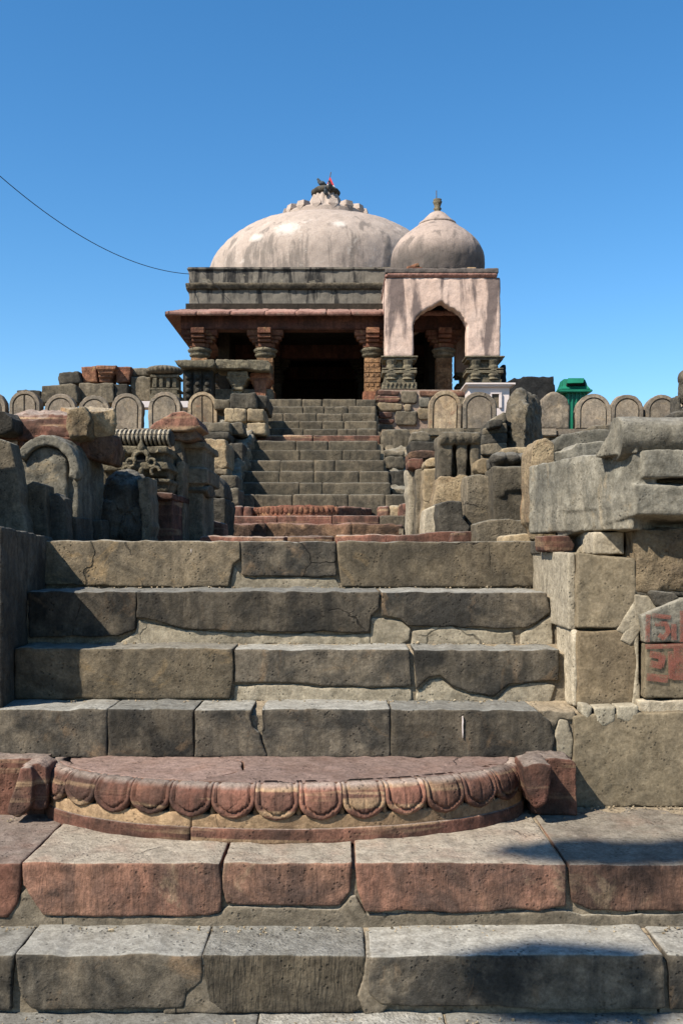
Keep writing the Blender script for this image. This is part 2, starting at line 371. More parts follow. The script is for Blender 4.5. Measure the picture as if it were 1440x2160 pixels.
stones(low, 3.42, .36, [
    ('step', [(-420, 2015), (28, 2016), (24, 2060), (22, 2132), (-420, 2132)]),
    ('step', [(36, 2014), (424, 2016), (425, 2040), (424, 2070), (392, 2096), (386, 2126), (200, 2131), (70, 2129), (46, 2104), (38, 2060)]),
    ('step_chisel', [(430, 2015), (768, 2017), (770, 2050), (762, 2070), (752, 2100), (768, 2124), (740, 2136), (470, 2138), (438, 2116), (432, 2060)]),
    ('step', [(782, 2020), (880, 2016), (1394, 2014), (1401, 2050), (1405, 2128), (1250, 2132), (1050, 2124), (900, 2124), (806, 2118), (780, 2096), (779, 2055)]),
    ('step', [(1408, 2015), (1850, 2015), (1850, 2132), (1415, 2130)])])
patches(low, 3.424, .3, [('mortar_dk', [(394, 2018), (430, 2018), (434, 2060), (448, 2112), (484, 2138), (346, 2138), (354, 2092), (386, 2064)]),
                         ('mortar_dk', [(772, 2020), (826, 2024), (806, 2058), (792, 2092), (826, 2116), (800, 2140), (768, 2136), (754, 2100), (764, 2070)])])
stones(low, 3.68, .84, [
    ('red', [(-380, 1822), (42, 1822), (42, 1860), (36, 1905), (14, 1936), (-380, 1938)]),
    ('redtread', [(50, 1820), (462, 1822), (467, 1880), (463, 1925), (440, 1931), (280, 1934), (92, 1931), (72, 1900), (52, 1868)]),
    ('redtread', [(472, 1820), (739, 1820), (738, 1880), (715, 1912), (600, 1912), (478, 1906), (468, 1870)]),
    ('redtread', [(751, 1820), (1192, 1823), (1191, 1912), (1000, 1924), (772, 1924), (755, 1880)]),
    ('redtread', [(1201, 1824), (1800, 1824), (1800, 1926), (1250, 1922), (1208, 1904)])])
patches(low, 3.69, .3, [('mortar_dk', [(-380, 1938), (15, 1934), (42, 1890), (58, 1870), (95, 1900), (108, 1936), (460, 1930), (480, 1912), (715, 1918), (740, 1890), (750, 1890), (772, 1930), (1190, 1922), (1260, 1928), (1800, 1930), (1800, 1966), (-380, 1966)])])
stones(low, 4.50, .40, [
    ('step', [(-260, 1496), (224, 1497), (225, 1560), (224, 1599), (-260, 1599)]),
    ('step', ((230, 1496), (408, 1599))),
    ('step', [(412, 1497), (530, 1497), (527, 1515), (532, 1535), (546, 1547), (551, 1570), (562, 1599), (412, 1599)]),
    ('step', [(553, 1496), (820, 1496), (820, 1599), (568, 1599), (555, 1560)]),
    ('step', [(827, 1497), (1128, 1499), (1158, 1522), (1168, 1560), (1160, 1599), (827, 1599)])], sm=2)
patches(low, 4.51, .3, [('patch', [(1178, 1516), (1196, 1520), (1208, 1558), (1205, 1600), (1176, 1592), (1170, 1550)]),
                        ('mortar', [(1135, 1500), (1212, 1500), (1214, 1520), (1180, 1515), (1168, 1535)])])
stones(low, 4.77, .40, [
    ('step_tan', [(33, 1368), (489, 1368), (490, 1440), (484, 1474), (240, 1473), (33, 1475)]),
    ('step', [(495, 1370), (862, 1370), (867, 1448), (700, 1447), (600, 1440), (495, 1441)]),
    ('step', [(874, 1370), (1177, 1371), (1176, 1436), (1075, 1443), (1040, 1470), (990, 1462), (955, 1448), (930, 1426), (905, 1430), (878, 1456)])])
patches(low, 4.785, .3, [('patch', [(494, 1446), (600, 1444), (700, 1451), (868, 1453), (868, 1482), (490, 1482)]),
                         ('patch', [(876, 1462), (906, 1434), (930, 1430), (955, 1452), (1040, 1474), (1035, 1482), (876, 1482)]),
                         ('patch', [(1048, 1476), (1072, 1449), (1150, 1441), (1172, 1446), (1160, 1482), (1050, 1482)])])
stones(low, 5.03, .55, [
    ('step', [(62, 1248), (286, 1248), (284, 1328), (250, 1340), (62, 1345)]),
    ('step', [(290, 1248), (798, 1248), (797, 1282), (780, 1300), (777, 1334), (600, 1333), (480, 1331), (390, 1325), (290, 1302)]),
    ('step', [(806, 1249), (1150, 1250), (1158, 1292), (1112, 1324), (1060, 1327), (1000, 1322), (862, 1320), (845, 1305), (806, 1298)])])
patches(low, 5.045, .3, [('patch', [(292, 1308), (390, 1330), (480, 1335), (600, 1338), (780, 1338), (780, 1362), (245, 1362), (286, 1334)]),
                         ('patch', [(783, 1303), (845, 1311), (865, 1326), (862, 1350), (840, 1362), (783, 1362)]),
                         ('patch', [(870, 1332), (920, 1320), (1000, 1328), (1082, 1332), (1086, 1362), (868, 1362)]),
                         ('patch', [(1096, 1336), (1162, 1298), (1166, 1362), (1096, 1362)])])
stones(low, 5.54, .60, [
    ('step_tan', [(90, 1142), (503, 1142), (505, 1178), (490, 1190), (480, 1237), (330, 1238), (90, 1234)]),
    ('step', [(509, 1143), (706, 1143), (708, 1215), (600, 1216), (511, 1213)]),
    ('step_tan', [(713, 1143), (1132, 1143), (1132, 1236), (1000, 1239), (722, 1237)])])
patches(low, 5.555, .3, [('patch', [(495, 1192), (512, 1218), (706, 1220), (722, 1244), (485, 1244)])])
core = MB().xprism([(2.8, -.05), (2.8, z0 - .03), (3.444, z0 - .005), (3.444, z1 - .03), (3.703, z1 - .005), (3.703, z2 - .03), (4.524, z2 - .005), (4.524, zT4 - .03), (4.797, zT4 - .004), (4.797, zT3 - .03),
                    (5.057, zT3 - .004), (5.057, zT2 - .03), (5.567, zT2 - .004), (5.567, zT1 - .03), (10.9, zT1 - .03), (10.9, -.05)], -1.72, 1.09)
build(core, 'mortar_bed', M['mortar'], low)
core = MB().xprism([(2.8, -.05), (2.8, z0 - .03), (3.444, z0 - .005), (3.444, z1 - .03), (3.703, z1 - .005), (3.703, z2 - .03), (4.60, z2 - .005), (4.60, -.05)], 1.1, 3.0)
build(core, 'mortar_bed', M['mortar'], low)
core = MB().xprism([(2.8, -.05), (2.8, z0 - .03), (3.444, z0 - .005), (3.444, z1 - .03), (3.703, z1 - .005), (3.703, z2 - .03), (4.524, z2 - .005), (4.524, zT4 - .03), (4.797, zT4 - .004), (4.797, -.05)], -3.0, -1.73)
build(core, 'mortar_bed', M['mortar'], low)
# landing paving behind the top step
stones(low, 6.16, 1.6, [('upstep', ((120, 1143.8), (700, 1160))), ('upstep', ((704, 1143.8), (1130, 1160)))], name='landing_slab', vox=.03)
stones(low, 7.78, 2.9, [('upstep', ((260, 1147.2), (720, 1160))), ('upstep', ((724, 1147.2), (1010, 1160)))], name='landing_slab', vox=.03)

# ------------------------------------------------------------------ moonstone
def moonstone():
    cx, yb, a, b = -.255, 4.50, 1.06, .555
    ms = empty('moonstone_step', (cx, 4.2, z2), 'large red half-round threshold step edged with carved lotus petals, split by a crack', 'carved step')
    th_c = rad(251)
    def arc(a_, b_, t0, t1, n): return [(cx + a_ * math.cos(t0 + (t1 - t0) * i / n), yb + b_ * math.sin(t0 + (t1 - t0) * i / n)) for i in range(n + 1)]
    for t0, t1, cpts in ((math.pi, th_c - .004, [(-.50, 4.12), (-.42, 4.22), (-.44, 4.4), (-.56, 4.5)]), (th_c + .004, 2 * math.pi, [(-.55, 4.5), (-.432, 4.4), (-.412, 4.22), (-.492, 4.12)])):
        n = 40
        for nm, mt, aa, bb, za, zb in (('base_band', 'red', a + .012, b + .012, z2 - .01, z2 + .053), ('cream_band', 'cream', a + .004, b + .004, z2 + .045, z2 + .105), ('slab', 'moonslab', a - .055, b - .055, z2 + .09, z3)):
            pts = arc(aa, bb, t0, t1, n)
            pts = pts + cpts if t0 < 3.2 else cpts + pts
            rock(MB().plan(pts, za, zb), nm, M[mt], 4.0, .0045 if nm != 'slab' else .007, ms, 1)
    # petals along the rim
    N_ = 400; ths = [math.pi + math.pi * i / N_ for i in range(N_ + 1)]
    ps = [Vector((cx + a * math.cos(t_), yb + b * math.sin(t_), 0)) for t_ in ths]
    L = [0.]
    for i in range(N_): L.append(L[-1] + (ps[i + 1] - ps[i]).length)
    def at(s):
        s = max(0., min(L[-1] - 1e-6, s)); i = next(k for k in range(N_) if L[k + 1] > s)
        f = (s - L[i]) / (L[i + 1] - L[i]); p = ps[i].lerp(ps[i + 1], f); tt = (ps[i + 1] - ps[i]).normalized()
        return p, tt, Vector((tt.y, -tt.x, 0))
    cnt = 15; sp = L[-1] / cnt
    for kk in range(cnt):
        s0 = (kk + .5) * sp; mb = MB(); nu, nv = 30, 24; vs = []
        hgt = R.uniform(.95, 1.03); dull = R.uniform(.85, 1.0)
        for j in range(nv + 1):
            v = j / nv; wd = 1.0 if v < .58 else max(.02, math.sqrt(max(0, 1 - ((v - .58) / .42) ** 1.9)))
            wd = wd * .985 + .01
            for i in range(nu + 1):
                u = -1 + 2 * i / nu
                p, tt, nn = at(s0 + u * wd * sp * .5)
                phi = v * rad(126) * hgt
                e = abs(u)
                relief = -.007 + .010 * (1 - e ** 3) ** .6 * dull
                edge = max(e, 0 if v < .45 else math.hypot(e * .9, (v - .45) / .55) * 1.0)
                if .72 < edge < .82: relief -= .012
                if edge >= .82: relief += .005
                if e < .05 and v < .8: relief -= .005
                q = p + nn * ((.055 + relief) * math.sin(phi) - .055 + .018) + Vector((0, 0, z3 - .083 + (.083 + relief * .45) * math.cos(phi)))
                vs.append(q)
        fs = [(j * (nu + 1) + i, j * (nu + 1) + i + 1, (j + 1) * (nu + 1) + i + 1, (j + 1) * (nu + 1) + i) for j in range(nv) for i in range(nu)]
        # close the back so that the petal is a solid
        p, tt, nn = at(s0); back = [v_ - nn * .06 - Vector((0, 0, .0)) for v_ in vs]
        m_ = len(vs); fs2 = [tuple(reversed([i + m_ for i in f])) for f in fs]
        rim = [i for i in range(nu + 1)] + [(j + 1) * (nu + 1) - 1 for j in range(1, nv + 1)] + [nv * (nu + 1) + i for i in range(nu - 1, -1, -1)] + [j * (nu + 1) for j in range(nv - 1, 0, -1)]
        sd = [(rim[i], rim[i - 1], rim[i - 1] + m_, rim[i] + m_) for i in range(len(rim))]
        mb.add(vs + back, fs + fs2 + sd)
        build(mb, 'petal', M['red'], ms, smooth=True)
        if kk < cnt - 1:      # small point between two petals
            p, tt, nn = at((kk + 1) * sp); q = p + nn * -.010 + Vector((0, 0, z3 - .112))
            build(MB().hull([q + tt * .011, q - tt * .011, q + nn * .014 + Vector((0, 0, -.004)), q + Vector((0, 0, .045)) + nn * .008, q + Vector((0, 0, -.026)) + nn * .004, q - nn * .03]), 'petal_tip', M['cream'], ms)
    # end blocks with scrolls
    rock(MB().front([(-60, 1600), (95, 1600), (98, 1700), (96, 1722), (-60, 1724)], 4.36, .13), 'end_block', M['red'], 4.3, .011, ms)
    sc = MB().front([(48, 1614), (78, 1610), (98, 1622), (100, 1660), (97, 1705), (66, 1706)], 4.24, .16).front([(44, 1622), (64, 1620), (70, 1645), (66, 1700), (40, 1724), (16, 1715), (30, 1670)], 4.20, .2)
    rock(sc, 'scroll', M['red'], 4.2, .008, ms, 2)
    rock(MB().front([(1120, 1602), (1200, 1600), (1214, 1612), (1214, 1720), (1120, 1716)], 4.36, .13), 'end_block', M['red'], 4.3, .011, ms)
    sc = MB().front([(1104, 1620), (1130, 1610), (1158, 1614), (1160, 1650), (1150, 1690), (1128, 1704), (1112, 1668)], 4.20, .2)
    rock(sc, 'scroll', M['red'], 4.2, .010, ms, 2)
moonstone()

# ------------------------------------------------------------------ low walls either side of the lower flight
rw = empty('flank_wall', (1.6, 4.6, z2), 'patched wall of tan and grey blocks with faded red lettering right of the steps', 'wall')
def wallstone(par, mat, pts, D, depth, amp=.010, name='wall_stone', sm=3, dx=0):
    if len(pts) == 2:
        (a, b), (c, d) = pts; pts = [(a, b), (c, b), (c, d), (a, d)]
    return rock(MB().front(pts, D, depth, dx, rough=min(amp * .35, .006)), name, M[mat], D, amp * .7, par, max(1, sm - 1))
wallstone(rw, 'wallslab', [(1216, 1166), (1338, 1178), (1340, 1250), (1336, 1322), (1216, 1325)], 4.62, .9)
rock(MB().box(1.06, 1.094, 4.66, 5.52, EYE - .37, EYE - .012), 'plaster_face', M['palewall'], 4.7, .006, rw, 2)
wallstone(rw, 'brown', [(1216, 1332), (1310, 1330), (1338, 1350), (1345, 1400), (1338, 1488), (1216, 1490)], 4.62, .5, .008)
rock(MB().box(1.075, 1.098, 4.63, 4.98, EYE - .73, EYE - .375), 'plaster_face', M['palewall'], 4.7, .008, rw, 2)
wallstone(rw, 'wallslab', [(1208, 1512), (1280, 1506), (1800, 1500), (1800, 1704), (1212, 1704)], 4.50, .6, .009)
wallstone(rw, 'patch', [(1300, 1330), (1340, 1260), (1345, 1325), (1350, 1480), (1345, 1505), (1330, 1500), (1342, 1400), (1335, 1350)], 4.613, .4, .004)
wallstone(rw, 'patch', [(1338, 1254), (1366, 1258), (1386, 1284), (1356, 1302), (1350, 1330), (1330, 1362), (1308, 1350), (1316, 1332), (1338, 1318)], 4.612, .3, .004)
wallstone(rw, 'palewall', [(1346, 1478), (1800, 1472), (1800, 1504), (1346, 1506)], 4.56, .4, .006)
for pts in ([(1226, 1486), (1250, 1490), (1246, 1508), (1238, 1518), (1226, 1506)], [(1252, 1492), (1298, 1490), (1296, 1522), (1272, 1534), (1256, 1522)], [(1300, 1490), (1346, 1488), (1344, 1514), (1322, 1524), (1300, 1516)]):
    wallstone(rw, 'white_patch', pts, 4.4965, .1, .002, 'lime_tongue', 2)
wallstone(rw, 'bluegrey', [(1352, 1300), (1440, 1262), (1800, 1256), (1800, 1354), (1360, 1356)], 4.56, .5, .005)
wallstone(rw, 'wallslab', [(1362, 1359), (1800, 1357), (1800, 1472), (1358, 1474)], 4.56, .5, .006)
wallstone(rw, 'dark', [(1370, 1250), (1420, 1252), (1430, 1262), (1400, 1280), (1384, 1276)], 4.60, .3, .012)
rock(MB().box(1.37, 3.0, 4.62, 5.1, EYE - .215, EYE - .19), 'wall_stone', M['dark'], 4.6, .006, rw, 1)
build(MB().box(1.115, 3.0, 4.70, 5.2, .2, EYE - .05), 'rubble_core', M['mortar'], rw)
yl = 4.551
def stroke(pts, wd):     # brushed lettering, a thin coat on the stone
    P = [W(x, y, yl) for x, y in pts]; mb = MB()
    for i in range(len(P) - 1):
        d = (P[i + 1] - P[i]).normalized(); u = Vector((-d.z, 0, d.x)) * wd * yl / F / 2
        a, b = P[i] - d * wd * yl / F * .2, P[i + 1] + d * wd * yl / F * .2
        off = Vector((0, -.0015 * (i % 3), 0))
        mb.prism([a - u + off, b - u + off, b + u + off, a + u + off], [q + off + Vector((0, -.001, 0)) for q in (a - u, b - u, b + u, a + u)])
    o = build(mb, 'red_letter', M['paint'], rw); return o
stroke([(1366, 1298), (1364, 1352)], 10); stroke([(1376, 1298), (1412, 1302)], 9); stroke([(1382, 1316), (1404, 1316), (1408, 1332), (1398, 1346), (1390, 1340)], 10)
stroke([(1420, 1318), (1420, 1348)], 11); stroke([(1438, 1290), (1438, 1352)], 11)
stroke([(1362, 1364), (1440, 1362)], 10); stroke([(1372, 1380), (1396, 1384), (1392, 1404), (1372, 1400)], 14); stroke([(1430, 1372), (1428, 1430)], 22)
stroke([(1366, 1428), (1404, 1432)], 16); stroke([(1412, 1376), (1414, 1430)], 10); stroke([(1448, 1290), (1500, 1290), (1490, 1350)], 11); stroke([(1460, 1370), (1500, 1400), (1470, 1440)], 14)

lw = empty('flank_wall', (-1.9, 5.1, EYE - .72), 'plain dark slab wall standing beside the shaded end of the lower steps', 'wall')
rock(MB().prism([Vector((-2.3, 4.53, zT4 - .01)), Vector((-1.545, 4.53, zT4 - .01)), Vector((-1.545, 4.53, Z(1111, 4.53))), Vector((-2.3, 4.53, Z(1108, 4.53)))],
                [Vector((-2.3, 5.75, zT4 - .01)), Vector((-1.665, 5.75, zT4 - .01)), Vector((-1.665, 5.75, EYE + .065)), Vector((-2.3, 5.75, EYE + .07))]), 'wall_slab', M['dark'], 4.8, .008, lw)  # darker stone colour stands in for shade on this slab
rock(MB().box(-4.2, -2.32, 4.73, 5.5, zT4 - .01, EYE + .05), 'wall_slab', M['grey'], 5.5, .01, lw, 2, .02)

# ------------------------------------------------------------------ upper flight
up = empty('stone_staircase', (-.4, 14, EYE), 'long narrow upper flight of grey stone steps climbing to the temple porch', 'staircase')
lev = [(1132, 7.6), (1105, 10.6), (1088, 11.5), (1043, 13.25), (1018, 13.75), (994, 14.25), (971, 14.75), (949, 15.25), (930, 15.75), (918, 16.25), (904, 17.0), (888, 17.5), (872, 18.0), (857, 18.5), (842, 19.0)]
cuts = {1: [474, 560, 742, 852], 2: [470, 586, 700, 800, 856], 3: [474, 537, 617, 735, 812, 860], 4: [500, 632, 680, 824], 5: [503, 590, 662, 757, 821], 6: [510, 592, 662, 706, 812],
        7: [514, 632, 723, 803], 8: [516, 624, 692, 797], 9: [520, 660, 802], 10: [560, 640, 712, 752, 795], 11: [560, 632, 680, 726, 795], 12: [560, 598, 668, 722, 793], 13: [560, 640, 684, 734, 793], 14: [560, 637, 680, 751, 792]}
for i in range(1, len(lev)):
    y, D = lev[i]; zt = Z(y, D); zb = Z(lev[i - 1][0], lev[i - 1][1]) if i > 1 else ZT
    dep = (lev[i + 1][1] - D + .1) if i < len(lev) - 1 else 1.4
    cs = cuts[i]
    for a, b in zip(cs, cs[1:]):
        mat = 'redrough' if i == 1 else ('red' if i == 9 else R.choice(['upstep'] if i != 2 else ['upstep', 'red', 'redrough']))
        j = R.uniform(-.006, .006) if i > 1 else R.uniform(-.05, .05)
        rock(MB().box(X(a, D) + .0005, X(b, D) - .0005, D + j, D + dep, zb - .02, zt + R.uniform(-.004, .004)), 'step_stone', M[mat], D, .006 if i > 1 else .022, up, 0, vox=.022)
pr = [(10.7, ZT - .1)]
for i in range(1, len(lev)):
    y, D = lev[i]; zb = Z(lev[i - 1][0], lev[i - 1][1]) if i > 1 else ZT
    pr += [(D + .05, zb - .05), (D + .05, Z(y, D) - .05)]
pr += [(20.2, Z(842, 19) - .05), (20.2, ZT - .1)]
build(MB().xprism(pr, -1.30, .66), 'mortar_bed', M['mortar'], up)
for a, b, c_ in ((418, 600, 0), (604, 702, .02), (706, 948, -.03)):
    rock(MB().box(X(a, 7.6) + .01, X(b, 7.6), 7.6 + c_, 8.3, ZT - .02, Z(1132, 7.6) + (.01 if a > 700 else 0)), 'edge_slab', M['red'], 7.6, .012, up, 2)
# second, small moonstone
m2 = empty('moonstone_step', (-.4, 12.2, Z(1088, 11.5)), 'small worn red half-round step part way up the upper flight', 'carved step')
zc = Z(1088, 11.5)
for t0, t1 in ((180, 296), (297.5, 360)):
    pts = [(-.43 + .82 * math.cos(rad(t0 + (t1 - t0) * i / 16)), 13.2 + 1.05 * math.sin(rad(t0 + (t1 - t0) * i / 16))) for i in range(17)]
    pts += [(-.43 + .82 * math.cos(rad(t1)), 13.2), (-.43 + .82 * math.cos(rad(t0)), 13.2)]
    pts = pts if t0 < 200 else pts
    rock(MB().plan(pts[:-2] + [(-.43 if t1 < 300 else .39, 13.22), (-1.25 if t1 < 300 else -.1, 13.22)], zc - .01, zc + .145), 'slab', M['ornred' if t0 < 200 else 'redrough'], 12, .016, m2, 1, vox=.02)
for i in range(26):
    th = rad(188 + 108 * i / 25); p = Vector((-.43 + .835 * math.cos(th), 13.2 + 1.055 * math.sin(th), zc + .095))
    build(MB().ball(p, .032, .016, .045, 8, 6), 'petal', M['ornred'], m2, smooth=True)
for a, b in ((490, 512), (513, 534), (800, 822), (824, 846)):
    rock(MB().box(X(a, 12.4), X(b, 12.4) - .01, 12.45, 13.2, zc - .01, Z(1067, 12.4)), 'end_block', M['red' if a != 824 else 'tan'], 12, .015, m2, 2, vox=.02)

# side walls of the upper flight
fl = empty('flank_wall', (-1.5, 14.5, ZT), 'stacked rough tan blocks lining the shaded side of the upper steps', 'wall')
for mat, pts, D, dep in (('grey', ((426, 890), (486, 912)), 14.6, .8), ('dark', ((424, 912), (482, 928)), 14.3, .8), ('grey', [(489, 893), (510, 890), (517, 916), (489, 916)], 14.9, .6),
                         ('tanrough', [(432, 926), (475, 928), (480, 985), (460, 990), (433, 982)], 13.2, 1.0), ('tan', ((436, 988), (480, 1003)), 13.2, .9), ('grey', ((464, 1003), (500, 1030)), 12.95, .8),
                         ('grey', ((474, 1031), (504, 1066)), 12.7, .7), ('grey', ((472, 1066), (488, 1092)), 12.5, .7), ('tan', ((473, 863), (519, 890)), 15.9, .8), ('tan', ((521, 863), (558, 890)), 15.9, .9),
                         ('tan', ((521, 891), (561, 917)), 15.8, .9), ('dark', [(487, 830), (540, 828), (542, 862), (486, 862)], 16.2, .7), ('dark', ((541, 834), (564, 862)), 16.4, 1.2), ('grey', ((452, 842), (486, 863)), 16.6, .8),
                         ('dark', ((505, 918), (520, 932)), 15.3, .8), ('dark', ((484, 934), (512, 1002)), 14.2, 1.0)):
    wallstone(fl, mat, pts, D, dep, .022)
rock(MB().xprism([(12.8, ZT - .1), (12.8, EYE + .5), (13.5, EYE + .9), (14.5, EYE + 1.4), (15.5, EYE + 1.75), (16.2, EYE + 2.1), (19.2, EYE + 2.1), (19.2, ZT - .1)], -1.95, -1.40), 'rubble_core', M['grey'], 14, .07, fl, 0, .045)
fr = empty('flank_wall', (.8, 15, EYE - .03), 'rough grey boulders and blocks lining the sunny side of the upper steps', 'wall')
for mat, pts, D, dep in (('grey', [(806, 912), (818, 906), (862, 906), (868, 930), (862, 948), (810, 950), (803, 930)], 16.0, .8), ('grey', ((808, 951), (852, 963)), 15.4, .8), ('grey', [(812, 963), (850, 963), (858, 978), (850, 990), (818, 988)], 15.0, .8),
                         ('dark', [(822, 996), (856, 994), (862, 1010), (858, 1030), (824, 1030)], 14.3, .8), ('grey', ((826, 1031), (860, 1043)), 13.9, .8), ('dark', ((826, 1043), (864, 1068)), 13.6, .8),
                         ('grey', ((868, 912), (902, 934)), 15.6, .7), ('red', ((848, 1062), (868, 1110)), 11.6, .9), ('dark', ((828, 1068), (858, 1090)), 12.8, .7)):
    wallstone(fr, mat, pts, D, dep, .022)
rock(MB().xprism([(12.0, EYE - .1), (12.0, EYE + .3), (13.6, EYE + .6), (14.5, EYE + 1.0), (15.6, EYE + 1.4), (16.2, EYE + 1.75), (18.0, EYE + 1.9), (18.0, EYE - .1)], .70, 1.25), 'rubble_core', M['grey'], 14, .07, fr, 0, .045)

# ------------------------------------------------------------------ retaining walls under the rows of round-topped stones
def retain(label, x0, x1, D, zb):
    wl = empty('retaining_wall', ((x0 + x1) / 2, D, zb), label, 'wall')
    build(MB().box(x0, x1, D + .06, D + .6, zb, ZU - .02), 'rubble_core', M['mortar'], wl)
    z = zb; row = 0
    while z < ZU - .25:
        h = [.36, .42, .4, .45, .38][row % 5]; h = min(h, ZU - .12 - z); x = x0
        while x < x1 - .1:
            L_ = min(R.uniform(.5, .95), x1 - x)
            build(MB().box(x + .01, x + L_ - .01, D + R.uniform(-.03, .02), D + .3, z + .01, z + h - .01), 'wall_stone', M[R.choice(['grey', 'grey', 'tan', 'dark', 'red', 'brown'])], wl, bevel=.02)
            x += L_
        z += h; row += 1
    x = x0
    while x < x1 - .1:
        L_ = min(R.uniform(.62, .9), x1 - x)
        build(MB().box(x + .006, x + L_ - .006, D - .12 + R.uniform(-.02, .02), D + .55, ZU - .12, ZU + R.uniform(.0, .015)), 'coping_stone', M[R.choice(['merlon', 'merlon', 'grey'])], wl, bevel=.018)
        x += L_
retain('long retaining wall below the arched stones on the side of the stacked carvings', -9, -1.95, 16.7, ZT - .05)
retain('long retaining wall below the arched stones on the side of the domed kiosk', 1.3, 9, 16.7, EYE - .08)

def merlon(cx, yt, yb, wpx, D, mat, label, grp=None, border=True, split=False, tilt=0):
    w2 = wpx / 2; r = w2; n = 18
    o = empty('arched_stone', W(cx, yb, D + .12), label, 'carved stone', grp)
    yc = yt + r
    outer = [(cx + r * math.cos(math.pi * i / n), yc - r * math.sin(math.pi * i / n)) for i in range(n + 1)]
    body = [(cx + r, yb)] + outer + [(cx - r, yb)]
    rock(MB().front(body, D, .22), 'slab', M[mat], D, .014, o, 1, vox=.022)
    if border:
        r2 = r * .76; r3 = r * .70
        def band(ro, ri, d0, d1, nm, mt):
            a = [(cx + ro * math.cos(math.pi * i / n), yc - ro * math.sin(math.pi * i / n)) for i in range(n + 1)]
            b = [(cx + ri * math.cos(math.pi * i / n), yc - ri * math.sin(math.pi * i / n)) for i in range(n, -1, -1)]
            pts = [(cx + ro, yb - 1)] + a + [(cx - ro, yb - 1), (cx - ri, yb - 1)] + b + [(cx + ri, yb - 1)]
            build(MB().front(pts, D - d0, d1), nm, M[mt], o, bevel=.006)
        band(r * .985, r2, .035, .06, 'rim', mat)
        a = [(cx + r3 * math.cos(math.pi * i / n), yc - r3 * math.sin(math.pi * i / n)) for i in range(n + 1)]
        if split:
            for s in (-1, 1):
                pp = [(x, y) for x, y in a if (x - cx) * s > .5] ; pp = ([(cx + s * r3, yb - 1)] + pp + [(cx + s * 1.0, yc - r3 + 1), (cx + s * 1.0, yb - 1)]) if s > 0 else ([(cx - 1.0, yb - 1), (cx - 1.0, yc - r3 + 1)] + pp + [(cx - r3, yb - 1)])
                build(MB().front(pp, D - .03, .06), 'panel', M[mat], o, bevel=.008)
        else:
            build(MB().front([(cx + r3, yb - 1)] + a + [(cx - r3, yb - 1)], D - .03, .06), 'panel', M[mat], o, bevel=.008)
    o.rotation_euler = (R.uniform(-.03, .02), R.uniform(-.035, .035), R.uniform(-.04, .04))
    return o
GL = 'arched stones along the terrace edge'
ybL = 1160 - 2.03 * F / 16.85
for cx, yt, wp, mt, lb, kw in ((53, 823, 66, 'merlon', 'brown round-topped stone with a vertical joint through its panel', dict(split=True)),
                               (127, 831, 66, 'merlon', 'grey round-topped stone standing before the squat grey block', {}),
                               (197, 834, 66, 'merlon', 'low grey round-topped stone standing before the long slab with red capital', {}),
                               (267, 829, 65, 'merlon', 'grey round-topped stone standing before the lying half column', {}),
                               (348, 826, 68, 'merlon', 'grey round-topped stone standing before the ribbed cushion pillar', {}),
                               (427, 826, 62, 'merlon_tan', 'split pale tan round-topped stone nearest the stairs', dict(split=True)),
                               (938, 824, 68, 'merlon_tan', 'orange-stained round-topped stone in front of the kiosk base', {}),
                               (1011, 826, 72, 'merlon', 'grey round-topped stone standing before the small white marble plinth', {}),
                               (1168, 828, 62, 'merlon', 'round-topped stone without a raised rim beside the green bin', dict(border=False)),
                               (1251, 830, 74, 'merlon', 'wide round-topped stone partly hiding the green bin', {}),
                               (1322, 832, 68, 'merlon', 'round-topped stone between the wide one by the bin and a reddish one', {}),
                               (1396, 832, 68, 'merlon', 'reddish round-topped stone half hidden by the small carved idol', {}),
                               (-22, 826, 66, 'merlon', 'outermost round-topped stone next to the one with a vertical joint', {}),
                               (1470, 832, 68, 'merlon', 'round-topped stone farthest along the terrace edge beyond the idol', {})):
    merlon(cx, yt, 1160 - 2.03 * F / 16.72, wp, 16.72, mt, lb, GL, **kw)
